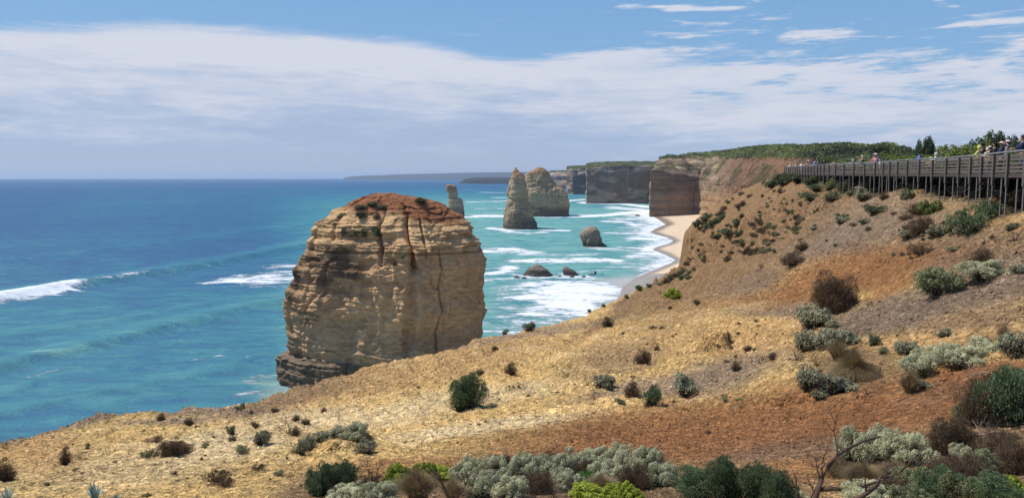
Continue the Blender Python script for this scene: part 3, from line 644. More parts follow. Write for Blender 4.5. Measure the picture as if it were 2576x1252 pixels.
def seaY(py): return float(at_z(CX, py, 0)[1])
o, V = stack('sea_stack', [(580, 1264, 1353), (560, 1266, 1351), (545, 1266, 1344), (530, 1267, 1343), (515, 1271, 1335), (500, 1277, 1331), (490, 1275, 1329), (470, 1280, 1325), (455, 1284, 1322), (442, 1287, 1320), (437, 1289, 1314), (430, 1291, 1306), (425, 1293, 1301), (421, 1295, 1299)], seaY(577)+15, 34, col_far(), nz=260, na=260, amp=.9, seed=200, flute=.7)
tag(o, 'narrow pointed grey limestone stack standing in front of the blocky one', 'sea stack', 'limestone stacks standing in the sea')
o, V = stack('sea_stack', [(546, 1318, 1431), (530, 1318, 1432), (510, 1318, 1431), (490, 1318, 1430), (478, 1318, 1424), (470, 1318, 1412), (462, 1318, 1400), (455, 1318, 1393), (450, 1319, 1388), (440, 1321, 1386), (434, 1326, 1382), (429, 1336, 1378), (424, 1345, 1372), (421, 1352, 1364)], seaY(545)+22, 44, col_far(1.0), nz=260, na=300, amp=1.0, seed=300, flute=.8)
tag(o, 'broad blocky limestone stack with orange domed top behind the pointed one', 'sea stack', 'limestone stacks standing in the sea')
o, V = stack('sea_stack', [(546, 1126, 1169), (530, 1126, 1168), (515, 1127, 1166), (504, 1128, 1163), (499, 1129, 1160), (496, 1128, 1149), (484, 1127, 1151), (480, 1123, 1150), (470, 1123, 1147), (466, 1124, 1142), (464, 1125, 1134)], seaY(545)+8, 14, col_far(1.05), nz=160, na=140, amp=.55, seed=400, flute=.4)
tag(o, 'thin stepped limestone pillar in the sea just right of the big stack', 'sea stack', 'limestone stacks standing in the sea')
def col_dark(x, y, z_, top_, seed):
    c_ = lerp3(np.array([[.13, .115, .095]]), np.array([[.34, .27, .19]]), np.clip(.4+.6*fbm(x*.2, y*.2, z_*.5, 4, seed)+.05*z_, 0, 1))
    return lerp3(c_, np.array([[.06, .055, .05]]), sstep(3.5, 1.5, z_)*.8)
o, V = stack('sea_rock', [(624, 1466, 1530), (618, 1466, 1526), (608, 1464, 1516), (600, 1460, 1511), (590, 1459, 1508), (582, 1462, 1507), (576, 1468, 1504), (571, 1477, 1498), (569, 1484, 1490)], seaY(621)+5, 18, col_dark, nz=120, na=160, amp=.85, seed=500, flute=.3, sq=2.2)
tag(o, 'rounded mushroom-shaped rock alone in the water near the beach', 'rock')
o, V = stack('sea_rock', [(696, 1314, 1391), (690, 1316, 1389), (684, 1322, 1384), (676, 1328, 1376), (670, 1338, 1366), (666, 1346, 1358)], seaY(694)+3, 12, col_dark, nz=90, na=140, amp=.45, seed=510, flute=.4, sq=2.1)
tag(o, 'dark pyramid-shaped rock awash in the surf', 'rock')
o, V = stack('sea_rock', [(695, 1416, 1461), (688, 1416, 1459), (682, 1415, 1450), (676, 1415, 1440), (671, 1416, 1428)], seaY(693)+3, 9, col_dark, nz=90, na=120, amp=.4, seed=520, flute=.4, sq=2.3)
tag(o, 'brown wedge-shaped rock right of the dark pyramid rock in the surf', 'rock')
RK = [(1305, 632, 1318, 628, 'small black rock tip poking out of the breaking wave'), (1290, 700, 1312, 693, 'low dark rock left of the pyramid rock in the surf'), (1308, 702, 1330, 696, 'flat wet rock at the foot of the pyramid rock'), (1393, 692, 1408, 688, 'small rock between the pyramid rock and the wedge rock'), (1402, 697, 1416, 691, 'rounded small rock in front of the wedge rock'),
      (1432, 698, 1446, 691, 'small rock right under the wedge rock'), (1462, 698, 1476, 692, 'low rock just right of the wedge rock'), (1480, 692, 1498, 688, 'long low rock right of the wedge rock'), (1494, 690, 1501, 682, 'small upright rock at the right end of the reef'), (1512, 691, 1519, 688, 'tiny last rock of the reef towards the beach'), (1380, 706, 1402, 703, 'flat dark rock half under the foam in front of the reef')]
for i, (x0, y0, x1, y1, lb) in enumerate(RK):
    Yc = seaY(y0-1); mx = (x0+x1)/2
    o, V = stack('sea_rock', [(y0+1, x0, x1), ((y0+y1)/2, x0+.1*(x1-x0), x1-.12*(x1-x0)), (y1, mx-.12*(x1-x0), mx+.1*(x1-x0))], Yc, (x1-x0)*Yc/FP*.8, col_dark, nz=26, na=40, amp=.22, seed=600+i*7, flute=.3, sq=2.1, base_z=-1)
    tag(o, lb, 'rock', 'rocks awash in the surf')
for i, (px, py, wpx_, lb) in enumerate(((1604, 543, 13, 'dark rock in the foam at the foot of the far beach cliff'), (1695, 583, 10, 'dark boulder on the sand, leftmost of the two larger ones'), (1711, 583, 15, 'wide dark boulder lying on the open sand'), (1709, 573, 5, 'small boulder on the sand behind the wide one'), (1725, 580, 6, 'small boulder on the sand at the cliff foot'), (1701, 574, 4, 'tiny stone on the sand in the middle of the beach'))):
    Yc = seaY(py); hh = wpx_*.28
    o, V = stack('beach_rock', [(py+1, px-wpx_/2, px+wpx_/2), (py-hh*.6, px-wpx_*.42, px+wpx_*.4), (py-hh, px-wpx_*.1, px+wpx_*.12)], Yc, wpx_*Yc/FP*.8, col_dark, nz=24, na=36, amp=.25, seed=700+i*5, flute=.2, sq=2.1, base_z=-.5)
    tag(o, lb, 'rock', 'boulders on the beach')

# ------------------------------------------------------------------ cliffed coast: a strip swept along its foot
def coast(name, keys, inland, colf, ns=500, npf=150, amp=1.5, seed=0, flute=1.0):
    """keys: (column, depth, [(metres inland, row)...]) from left to right"""
    inl = np.array(inland, float); inl /= np.linalg.norm(inl)
    S = []; 
    foot = np.array([((px-CX)/FP*Yd, Yd) for px, Yd, _ in keys])
    L = np.r_[0, np.cumsum(np.linalg.norm(np.diff(foot, axis=0), axis=1)+1)]
    K = len(keys[0][2]); prof = np.zeros((len(keys), K, 3))
    for i, (px, Yd, pr) in enumerate(keys):
        for k, (off, py) in enumerate(pr):
            x, y = foot[i]+inl*off; pxx = CX+FP*x/y
            z = CAMZ+(HOR-py)/FP*y if k else -3.0
            prof[i, k] = (x, y, z)
    # resample along, then along the profile by length
    pxs = np.array([k[0] for k in keys], float)
    par = np.r_[0, np.cumsum(np.hypot(np.diff(pxs), np.diff([k[1] for k in keys])*.35)+1)]
    s = np.linspace(0, par[-1], ns)
    A_ = np.stack([[np.interp(s, par, prof[:, k, c]) for c in range(3)] for k in range(K)], 0)   # K,3,ns
    m_ = prof[len(keys)//2]; pl = np.r_[0, np.cumsum(np.linalg.norm(np.diff(m_, axis=0), axis=1)**.75)]
    t = np.linspace(0, pl[-1], npf)
    G = np.zeros((npf, 3, ns))
    for c in range(3):
        for j in range(npf):
            k = min(np.searchsorted(pl, t[j], side='right')-1, K-2); f = (t[j]-pl[k])/(pl[k+1]-pl[k])
            G[j, c] = A_[k, c]*(1-f)+A_[k+1, c]*f
    X_, Y_, Z_ = G[:, 0], G[:, 1], G[:, 2]
    tx = np.gradient(X_, axis=1); ty = np.gradient(Y_, axis=1); l = np.hypot(tx, ty)+1e-9
    nx, ny = ty/l, -tx/l; 
    sm = np.ones(9)/9
    for arr in (nx, ny):
        for r_ in range(arr.shape[0]): arr[r_] = np.convolve(np.pad(arr[r_], 4, 'edge'), sm, 'valid')
    dz = np.abs(np.gradient(Z_, axis=0)); dh = np.hypot(np.gradient(X_, axis=0), np.gradient(Y_, axis=0))
    steep = dz/(dz+dh+1e-6)
    d = amp*(.8*strata(Z_, X_, Y_, seed, .6)*steep + 1.1*fbm(X_*.02, Y_*.02, Z_*.008, 4, seed+11) + .8*fbm(X_*.08, Y_*.08, Z_*.15, 4, seed+15) + 1.1*np.floor(fbm(X_*.05, Y_*.05, Z_*.06, 3, seed+17)*4)/2)
    d -= amp*flute*1.2*np.clip(1-np.abs(fbm(X_*.03, Y_*.03, Z_*.004, 3, seed+21))*5, 0, 1)**2*steep
    X_ = X_+nx*d*1.0; Y_ = Y_+ny*d
    Z_ = Z_+(1-steep)*amp*1.6*(fbm(X_*.06, Y_*.05, octv=5, seed=seed+31))-amp*1.5*np.clip(1-np.abs(fbm(X_*.035, Y_*.03, octv=3, seed=seed+33))*4, 0, 1)*(steep < .6) 
    rock = colf(X_.ravel(), Y_.ravel(), Z_.ravel(), 1-steep.ravel(), seed)
    V = np.c_[X_.ravel(), Y_.ravel(), Z_.ravel()]
    F = grid_faces(npf, ns)
    o = link(name, npmesh(name, V, F, True, {'rock': rock}, M_ROCK)); kind(o, 'structure')
    return o, V
SCR = np.array([[.075, .095, .035]])
def col_coast(kind_):
    def f(x, y, z_, flat, seed):
        px, py = proj(x, y, z_); n = fbm(x*.02, y*.02, z_*.06, 4, seed+3); s = strata(z_, x, y, seed, .6)
        if kind_ == 'near':
            c_ = lerp3(np.array([[.20, .142, .098]]), np.array([[.36, .25, .155]]), np.clip(.5+1.1*n+.8*s, 0, 1))
            c_ = lerp3(c_, np.array([[.40, .25, .13]]), sstep(1748, 1765, px)*sstep(470, 500, py)*.7)
            c_ = lerp3(c_, np.array([[.56, .43, .24]]), sstep(.0, .3, fbm(x*.05, y*.02, z_*.25, 4, seed+6))*sstep(428, 420, py)*sstep(398, 404, py)*sstep(1830, 1780, px)*.9)
            c_ = lerp3(c_, np.array([[.20, .105, .06]]), sstep(1780, 1870, px+20*n)*sstep(.1, .35, flat+.3)*.9)
            c_ = lerp3(c_, np.array([[.07, .06, .03]]), sstep(.05, .25, fbm(x*.10, y*.07, octv=3, seed=seed+12))*sstep(.25, .5, flat)*.75)
            veg = sstep(.3, .6, flat)*sstep(.0, .22, fbm(x*.12, y*.10, octv=4, seed=seed+8)+sstep(402, 388, py+6*n)*1.0-.34)
            c_ = lerp3(c_, SCR*np.array([[1.0, 1.0, 1.0]]), np.clip(veg, 0, 1)*.9)
            bright = sstep(.1, .35, fbm(x*.012, y*.012, octv=3, seed=seed+9)+.2*sstep(1880, 2000, px))*sstep(392, 384, py)*veg
            c_ = lerp3(c_, np.array([[.16, .23, .05]]), bright*.8)
        else:
            c_ = lerp3(np.array([[.17, .125, .10]]), np.array([[.26, .19, .145]]), np.clip(.5+.9*n+.6*s, 0, 1))
            top = z_.max(); c_ = lerp3(c_, np.array([[.50, .40, .29]]), sstep(.1, .4, flat+.25)*sstep(.0, .25, fbm(x*.03, y*.01, z_*.1, 3, seed+6))*.7)
            c_ = lerp3(c_, SCR*.8, sstep(.62, .85, flat)*.95)
            c_ = lerp3(c_, np.array([[.045, .05, .05]]), sstep(4500, 5500, y))
            c_ = lerp3(c_, np.array([[.07, .08, .04]]), sstep(24, 10, z_+30*n-6)*.5*sstep(1600, 1650, px))
        return c_
    return f
NEARK = [(1665, 1500, [(0, 540), (3, 470), (8, 430), (20, 424), (30, 412), (50, 404), (110, 396), (260, 400)]),
         (1633, 872, [(0, 547), (3, 480), (6, 430), (18, 424), (30, 418), (50, 408), (85, 400), (260, 408)]),
         (1660, 874, [(0, 547), (3, 480), (6, 432), (20, 424), (32, 412), (55, 400), (95, 393), (260, 396)]),
         (1700, 878, [(0, 547), (3, 480), (6, 434), (22, 426), (34, 412), (58, 400), (110, 390), (260, 392)]),
         (1755, 884, [(0, 547), (3, 490), (6, 446), (24, 436), (36, 418), (60, 404), (120, 386), (260, 386)]),
         (1762, 868, [(0, 545), (3, 490), (6, 446), (22, 438), (34, 420), (58, 404), (115, 386), (260, 386)]),
         (1800, 800, [(0, 549), (3, 500), (6, 458), (24, 446), (40, 424), (66, 404), (130, 380), (260, 380)]),
         (1860, 690, [(0, 560), (3, 510), (6, 466), (24, 452), (44, 426), (74, 402), (130, 374), (240, 374)]),
         (1920, 590, [(0, 575), (3, 520), (6, 470), (24, 452), (46, 424), (78, 398), (120, 371), (240, 371)]),
         (2000, 500, [(0, 590), (3, 530), (6, 480), (22, 455), (44, 425), (70, 396), (110, 372), (220, 370)]),
         (2120, 420, [(0, 600), (3, 540), (6, 490), (20, 455), (40, 425), (64, 392), (100, 370), (200, 367)]),
         (2350, 360, [(0, 600), (3, 540), (6, 490), (20, 455), (40, 420), (64, 390), (100, 372), (200, 368)])]
o, NV = coast('headland', NEARK, (.35, 1), col_coast('near'), ns=760, npf=260, amp=1.5, seed=800)
o['label'] = 'brown cliff headland with scrub on top behind the beach'
o, _ = coast('far_headland', [(1490, 2000, [(0, 500), (4, 440), (10, 424), (30, 416), (60, 413), (300, 413)]), (1474, 1325, [(0, 512), (4, 440), (8, 422), (30, 415), (60, 412), (300, 412)]), (1500, 1325, [(0, 512), (4, 440), (8, 420), (26, 414), (60, 409), (300, 409)]), (1580, 1328, [(0, 513), (4, 440), (8, 416), (26, 411), (60, 407), (300, 407)]), (1700, 1335, [(0, 515), (4, 440), (8, 416), (26, 411), (60, 407), (300, 407)])], (.1, 1), col_coast('far'), ns=420, npf=150, amp=1.7, seed=830)
o['label'] = 'long grey cliff wall behind the surf'
o, _ = coast('far_headland', [(1445, 3000, [(0, 490), (6, 440), (14, 428), (50, 422), (90, 419), (300, 419)]), (1424, 2080, [(0, 492), (6, 440), (12, 428), (50, 422), (90, 419), (300, 419)]), (1440, 2060, [(0, 492), (6, 440), (12, 424), (50, 420), (90, 418), (300, 418)]), (1475, 2060, [(0, 493), (6, 440), (12, 422), (50, 419), (90, 417), (300, 417)]), (1560, 2070, [(0, 494), (6, 440), (12, 420), (50, 418), (90, 416), (300, 416)])], (.1, 1), col_coast('far'), ns=260, npf=120, amp=2.2, seed=850)
o['label'] = 'paler cliff wall beyond the long grey one'
o, _ = coast('far_headland', [(1395, 5000, [(0, 480), (8, 440), (20, 433), (80, 431), (140, 430), (500, 430)]), (1380, 3300, [(0, 474), (8, 440), (16, 433), (70, 431), (140, 430), (500, 430)]), (1425, 3200, [(0, 474), (8, 440), (16, 433), (70, 431), (140, 429), (500, 429)]), (1520, 3000, [(0, 474), (8, 440), (16, 433), (70, 431), (140, 429), (500, 429)])], (.1, 1), col_coast('far'), ns=200, npf=80, amp=3, seed=870)
o['label'] = 'small dark cliff beyond the blocky stack'
o, _ = coast('far_headland', [(1152, 6100, [(0, 462), (20, 461), (60, 460), (150, 458), (300, 457), (800, 456)]), (1165, 5900, [(0, 462), (10, 456), (40, 452), (150, 450), (300, 449), (800, 449)]), (1185, 5700, [(0, 462), (10, 455), (30, 450), (150, 448), (300, 447), (800, 447)]), (1300, 5500, [(0, 462), (10, 455), (30, 450), (150, 448), (300, 446), (800, 446)]), (1460, 5300, [(0, 462), (10, 455), (30, 447), (150, 444), (300, 440), (800, 438)])], (.1, 1), col_coast('far'), ns=300, npf=60, amp=3, seed=880)
o['label'] = 'low dark headland on the horizon left of the pointed stack'
o, _ = coast('hills', [(862, 15500, [(0, 450), (200, 446), (600, 444), (1200, 443), (3000, 443)]), (960, 15300, [(0, 450), (200, 445), (600, 441), (1200, 439), (3000, 439)]), (1100, 15000, [(0, 450), (200, 445), (600, 438), (1200, 436), (3000, 435)]), (1250, 15000, [(0, 450), (200, 445), (600, 436), (1200, 434), (3000, 433)]), (1500, 15000, [(0, 450), (200, 445), (600, 435), (1200, 433), (3000, 431)])], (.1, 1), col_coast('far'), ns=300, npf=30, amp=5, seed=890)
o['label'] = 'faint blue line of hills along the horizon'
# ------------------------------------------------------------------ vegetation
def leaf_mat(name, c0, c1, c2, trans=.12, rough=.75):
    m, nt = mat_new(name)
    t = nd(nt, 'Attribute', attribute_name='tint').outputs[2]
    oi = nd(nt, 'ObjectInfo').outputs['Random']
    c_ = ramp(nt, t, [(0, c0), (.55, c1), (1, c2)])
    c_ = nd(nt, 'VectorMath', {0: c_, 'Scale': nd(nt, 'MapRange', {0: oi, 3: .8, 4: 1.2}).outputs[0]}, operation='SCALE').outputs[0]
    d = nd(nt, 'BsdfPrincipled', {'Base Color': c_, 'Roughness': rough, 'Specular IOR Level': .15}).outputs[0]
    tr = nd(nt, 'BsdfTranslucent', {'Color': c_}).outputs[0]
    out(nt, nd(nt, 'MixShader', {0: trans, 1: d, 2: tr}).outputs[0]); return m
LM = {'silver': leaf_mat('silver leaves', (.10, .07, .04), (.42, .415, .235), (.74, .72, .47)),
      'dull': leaf_mat('dull grey green leaves', (.07, .05, .03), (.25, .245, .145), (.55, .54, .36)),
      'dark': leaf_mat('painted deck shade leaves', (.01, .008, .006), (.032, .026, .018), (.07, .058, .036), .03),  # near-black colour carries the shade under the boardwalk deck
      'olive': leaf_mat('olive leaves', (.07, .06, .03), (.17, .185, .085), (.33, .34, .19)),
      'green': leaf_mat('dark green leaves', (.03, .04, .02), (.10, .145, .065), (.26, .33, .17)),
      'lime': leaf_mat('lime leaves', (.07, .09, .015), (.26, .31, .03), (.46, .50, .08)),
      'fresh': leaf_mat('fresh green leaves', (.02, .06, .015), (.08, .22, .04), (.18, .36, .09)),
      'brown': leaf_mat('dry brown twigs', (.045, .028, .018), (.13, .085, .05), (.24, .17, .10), .1),
      'straw': leaf_mat('dry grass', (.12, .08, .04), (.30, .22, .11), (.50, .39, .22), .3),
      'scrub': leaf_mat('coast scrub leaves', (.02, .025, .012), (.075, .095, .04), (.18, .21, .09)),
      'bright': leaf_mat('bright scrub leaves', (.04, .05, .015), (.15, .18, .045), (.30, .34, .10)),
      'flax': leaf_mat('blue green blades', (.08, .12, .10), (.22, .30, .26), (.42, .50, .42), .1, .5)}
M_BARK = plain('grey brown bark', (.15, .10, .07), .9, .1, .35, 14)
M_DEAD = plain('weathered dead wood', (.095, .062, .048), .9, .1, .4, 18)
M_PALEWOOD = plain('pale dead wood', (.33, .24, .17), .9, .1, .3, 18)

def quads(p, d, L, W, tint, bend=0.0, nrm=None):
    """diamond leaves: base p, direction d, length L, width W"""
    n = len(p); r = rng.normal(size=(n, 3)); w_ = np.cross(d, r if nrm is None else nrm); w_ /= np.linalg.norm(w_, axis=1)[:, None]+1e-9
    L = np.asarray(L)[:, None]*np.ones((n, 1)); W = np.asarray(W)[:, None]*np.ones((n, 1)) if np.ndim(W) else W
    mid = p+d*L*.5
    V = np.stack([p, mid+w_*W*.5, p+d*L+np.array([0, 0, -1])*bend*L, mid-w_*W*.5], 1).reshape(-1, 3)
    return V, np.arange(4*n).reshape(-1, 4), np.repeat(tint, 4)
def unit(v): return v/(np.linalg.norm(v, axis=-1, keepdims=True)+1e-9)
def join(parts):
    V, F, T = [], [], []; n = 0
    for v, f, t in parts:
        V.append(v); F.append(f+n); T.append(t); n += len(v)
    return np.vstack(V), np.vstack(F), np.concatenate(T)
def clumps(nc, flat, rmin, rmax, spread=1.0, lobes=0):
    """clump centres over a dome of radius 1"""
    c = unit(rng.normal(size=(nc, 3))); c[:, 2] = np.abs(c[:, 2])*.95+.02; c = unit(c)
    rr_ = 1-.42*rng.random(nc)**1.6
    c = c*rr_[:, None]*spread; c *= (1+.09*rng.normal(size=nc))[:, None]
    if lobes:                                                     # heads gathered into a few larger domes
        lc = unit(rng.normal(size=(lobes, 3))); lc[:, 2] = np.abs(lc[:, 2])*.8; lc *= rng.uniform(.35, .68, (lobes, 1)); lr = rng.uniform(.26, .44, lobes)
        k = rng.integers(0, lobes, nc); dv = unit(rng.normal(size=(nc, 3))+np.array([0, 0, .7])); c = lc[k]+dv*lr[k][:, None]
    c[:, 2] = np.maximum(c[:, 2], .10)
    c[:, :2] *= (.72+.22*sstep(0, .45, c[:, 2]))[:, None]; c[:, 2] *= flat*.9
    return c, rng.uniform(rmin, rmax, nc)
def crown(kind_, nc, nl, leaf, wid, flat=.8, rmin=.14, rmax=.26, up=.5, inner=.4, lobes=0):
    c, r = clumps(nc, flat, rmin, rmax, lobes=lobes)
    w_ = r**2; k = rng.choice(nc, nl, p=w_/w_.sum())
    dv = unit(rng.normal(size=(nl, 3))+np.array([0, 0, .65]))
    dep = 1-.35*rng.random(nl)**2
    p = c[k]+dv*(r[k]*dep)[:, None]
    p[:, 2] = np.maximum(p[:, 2], .015)
    d = unit(dv+rng.normal(size=(nl, 3))*.55+np.array([0, 0, up]))
    nrm = None
    if kind_ in ('silver', 'scrub', 'bright', 'lime', 'olive'):       # tight heads of leaves: many lie along the surface of their clump
        d = unit(unit(np.cross(dv, rng.normal(size=(nl, 3))))+dv*.2+np.array([0, 0, .12])); nrm = unit(dv+rng.normal(size=(nl, 3))*.24)
    tint = np.clip(.34+.5*rng.random(nl)+.3*(rng.random(nc)[k]-.5), 0, 1)
    if lobes:                                                         # the lower skirt is mostly bare, dead twigs
        kp = rng.random(nl) < .16+.84*sstep(.12, .5, p[:, 2]/flat)
        p, d, tint, nl = p[kp], d[kp], tint[kp], int(kp.sum()); nrm = nrm[kp] if nrm is not None else None
    a_ = quads(p, d, leaf*rng.uniform(.6, 1.3, nl), wid*(1.5 if nrm is not None else 1)*rng.uniform(.7, 1.3, nl), tint, 0.0, nrm)
    # dead twiggy heart
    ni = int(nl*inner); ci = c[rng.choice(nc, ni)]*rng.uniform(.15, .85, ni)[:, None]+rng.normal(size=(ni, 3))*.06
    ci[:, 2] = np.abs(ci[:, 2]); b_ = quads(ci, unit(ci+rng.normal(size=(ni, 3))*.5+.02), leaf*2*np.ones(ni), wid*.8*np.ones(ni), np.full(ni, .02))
    return join([a_, b_]), c
def stems(c, n, rad=.022, mat=None):
    mb = MB()
    for q in c[rng.choice(len(c), min(n, len(c)), replace=False)]:
        m1 = q*.45+rng.normal(size=3)*.07; m1[2] = abs(m1[2])*.8+.03
        m2 = q*.75+rng.normal(size=3)*.05; m2[2] = max(m2[2], .03)
        b0 = rng.normal(size=3)*.04; b0[2] = -.12
        mb.tube([b0, m1, m2, q], [rad*1.5, rad, rad*.6, rad*.3], 4)
    return mb.mesh('stem', mat or M_BARK)
def make(kind_, *a_, mat=None, nst=16, name='foliage', **k):
    (V, F, T), c = crown(kind_, *a_, **k)
    return [(name, npmesh(name, V, F, False, {'tint': T}, LM[mat or kind_])), ('stem', stems(c, nst))]
def twig_tree(seed, mat, depth=5, spread=.75, rad=.035, n0=6, flat=1.0, droop=0.0):
    rn = random.Random(seed); mb = MB(); 
    def br(p, d, L, r_, lv):
        pts = [p]; rs = [r_]
        for i in range(3):
            d = (d+Vector((rn.gauss(0, .22), rn.gauss(0, .22), rn.gauss(.02, .16)-droop))).normalized()
            p = p+d*L/3; p.z = max(p.z, .01); pts.append(p); rs.append(r_*(1-.17*(i+1)))
        mb.tube(pts, rs, 4 if lv < 3 else 3, False)
        if lv >= depth: return
        for _ in range(rn.choice((2, 2, 3))):
            nd_ = (d+Vector((rn.gauss(0, spread), rn.gauss(0, spread), rn.gauss(.05, spread*.6)))).normalized()
            br(p, nd_, L*rn.uniform(.6, .82), rs[-1]*.78, lv+1)
        if lv > 0 and rn.random() < .6: br(pts[2], (d+Vector((rn.gauss(0, 1), rn.gauss(0, 1), rn.gauss(0, .6)))).normalized(), L*.5, r_*.5, lv+2)
    for i in range(n0):
        a0 = 2*math.pi*(i+rn.random()*.7)/n0; el = rn.uniform(.25, 1.2)
        br(Vector((0, 0, -.05)), Vector((math.cos(a0)*math.cos(el), math.sin(a0)*math.cos(el), math.sin(el)*flat)), .38, rad, 0)
    V = np.array(mb.v); s = np.percentile(np.abs(V[:, :2]), 97); sz = np.percentile(V[:, 2], 99)
    mb.v = [(v[0]/s, v[1]/s, v[2]/sz) for v in mb.v]
    return mb.mesh('branch', mat)
def tussock(n, mat, seed=0, lean=(0, 0), wid=.02, arch=.55):
    rn = np.random.default_rng(seed)
    az = rn.random(n)*2*math.pi; out_ = rn.random(n)**.7
    hz = np.c_[np.cos(az), np.sin(az)]*out_[:, None]
    base = np.c_[hz*.22, np.zeros(n)]+rn.normal(size=(n, 3))*[.03, .03, 0]
    L = rn.uniform(.7, 1.1, n); V = []; seg = 4
    side = np.c_[-np.sin(az+rn.normal(size=n)), np.cos(az), 0*az]
    for i in range(seg+1):
        t = i/seg
        p = base+np.c_[(hz+np.array(lean))*(t**1.5)[None] if False else (hz+np.array(lean))*t**1.5*.85, (t*(1-arch*out_*t))*1.0]*L[:, None]
        ww = wid*(1-t*.92)
        V.append(p-side*ww/2); V.append(p+side*ww/2)
    V = np.stack(V, 1); F = np.array([[2*i, 2*i+1, 2*i+3, 2*i+2] for i in range(seg)])
    Ff = (np.arange(n)[:, None, None]*(2*seg+2)+F[None]).reshape(-1, 4)
    V = V.reshape(-1, 3); V[:, 2] = np.maximum(V[:, 2], -.02)
    return npmesh('blades', V, Ff, False, {'tint': np.repeat(np.clip(rn.random(n)*.8+.1, 0, 1), 2*seg+2)}, mat)
def flax(n, seed):
    rn = random.Random(seed); mb = MB()
    for i in range(n):
        a0 = 2*math.pi*i/n*2.4+rn.random(); el = rn.uniform(.45, 1.35); L = rn.uniform(.75, 1.1)
        hx, hy = math.cos(a0), math.sin(a0); sd = Vector((-hy, hx, 0)); V = []
        for k in range(6):
            t = k/5; p = Vector((hx*math.cos(el)*L*t, hy*math.cos(el)*L*t, math.sin(el)*L*t-.18*t*t*(1.4-el)))
            ww = .085*math.sin(math.pi*min(1, .25+.75*t))*(1 if t < 1 else 0)+.004
            V += [p-sd*ww, p+Vector((0, 0, -.02*(1-t))), p+sd*ww]
        mb.add(V, [q for k in range(5) for q in ((3*k, 3*k+1, 3*k+4, 3*k+3), (3*k+1, 3*k+2, 3*k+5, 3*k+4))])
    me = mb.mesh('blades', LM['flax']); at = me.attributes.new('tint', 'FLOAT', 'POINT')
    for i, d in enumerate(at.data): d.value = .35+.6*((i//18*37) % 10)/10
    return me

PRO = {}
for i in range(3):
    PRO['silver', 'hi', i] = make('silver', 150, 26000, .036, .014, flat=.8, rmin=.085, rmax=.14, nst=34, lobes=11)
    PRO['silver', 'lo', i] = make('silver', 75, 4200, .07, .032, mat='dull', inner=.7, flat=.85, rmin=.11, rmax=.18, nst=16, lobes=8)
    PRO['green', 'hi', i] = make('green', 130, 20000, .055, .017, flat=.9, rmin=.10, rmax=.18, up=.5, nst=26, lobes=22)
for i in range(2):
    PRO['olive', 'hi', i] = make('olive', 120, 18000, .045, .017, flat=.85, rmin=.09, rmax=.16, nst=26, lobes=10)
    PRO['olive', 'lo', i] = make('olive', 60, 3400, .075, .035, flat=.9, rmin=.13, rmax=.20, nst=12, lobes=7)
    PRO['green', 'lo', i] = make('green', 60, 3800, .07, .032, flat=.9, rmin=.12, rmax=.2, up=.4, nst=14, lobes=7)
    PRO['lime', 'hi', i] = make('lime', 140, 16000, .045, .024, flat=.6, rmin=.08, rmax=.14, up=.8, lobes=12)
    PRO['lime', 'lo', i] = make('lime', 40, 2200, .10, .06, flat=.8, rmin=.14, rmax=.26)
    PRO['brown', 'lo', i] = make('brown', 40, 2600, .15, .026, flat=.85, rmin=.16, rmax=.3, up=.4, inner=.5, nst=14)
    PRO['brown', 'hi', i] = make('brown', 60, 12000, .13, .012, flat=.85, rmin=.14, rmax=.3, up=.4, inner=.4, nst=24)
    PRO['scrub', 'lo', i] = make('scrub', 60, 4000, .075, .045, flat=.8, rmin=.15, rmax=.24, nst=10, lobes=14)
    PRO['bright', 'lo', i] = make('bright', 55, 3400, .085, .05, flat=.7, rmin=.14, rmax=.26, nst=8)
    PRO['dead', 'hi', i] = [('branch', twig_tree(5+i, M_DEAD, 6, .7, .02, 7))]
    PRO['dead', 'lo', i] = [('branch', twig_tree(15+i, M_DEAD, 5, .75, .03, 9))]
    PRO['tuss', 'hi', i] = [('blades', tussock(5200, LM['straw'], 3+i, (-.05, 0), .011))]
    PRO['tuss', 'lo', i] = [('blades', tussock(900, LM['straw'], 13+i, (0, 0), .035))]
    PRO['flax', 'hi', i] = [('blades', flax(22, 3+i))]
PRO['dark', 'lo', 0] = make('dark', 55, 3600, .085, .05, flat=.8, rmin=.16, rmax=.30, nst=8)  # bush with the under-deck shade painted into its leaves
PRO['fresh', 'hi', 0] = make('fresh', 60, 7000, .07, .04, flat=.8)
PRO['blown', 'hi', 0] = [('blades', tussock(9000, LM['straw'], 31, (.18, -.10), .010, .95))]
PRO['mat', 'lo', 0] = make('brown', 30, 1800, .10, .03, flat=.45, rmin=.14, rmax=.26, inner=.2, nst=6)
PRO['mat', 'lo', 1] = make('olive', 30, 1800, .09, .035, flat=.4, rmin=.14, rmax=.24, inner=.2, nst=6)
DIM = {}
for k_, ps_ in PRO.items():
    me_ = ps_[0][1]; co = np.empty(len(me_.vertices)*3, np.float32); me_.vertices.foreach_get('co', co); co = co.reshape(-1, 3)
    DIM[k_] = (float(np.percentile(np.hypot(co[:, 0], co[:, 1]), 97)), float(np.percentile(co[:, 2], 99)))
CATS = {'silver': ('cushion_bush', 'bush'), 'green': ('coastal_shrub', 'shrub'), 'olive': ('coastal_shrub', 'shrub'), 'lime': ('succulent_bush', 'bush'), 'brown': ('dry_shrub', 'shrub'), 'scrub': ('scrub_bush', 'bush'),
        'bright': ('scrub_bush', 'bush'), 'dead': ('dead_shrub', 'dead shrub'), 'tuss': ('grass_tussock', 'grass tussock'), 'blown': ('grass_tussock', 'grass tussock'), 'flax': ('flax_plant', 'plant'), 'fresh': ('coastal_shrub', 'shrub'), 'mat': ('mat_plant', 'low plant'), 'dark': ('scrub_bush', 'bush')}
NUM = {}
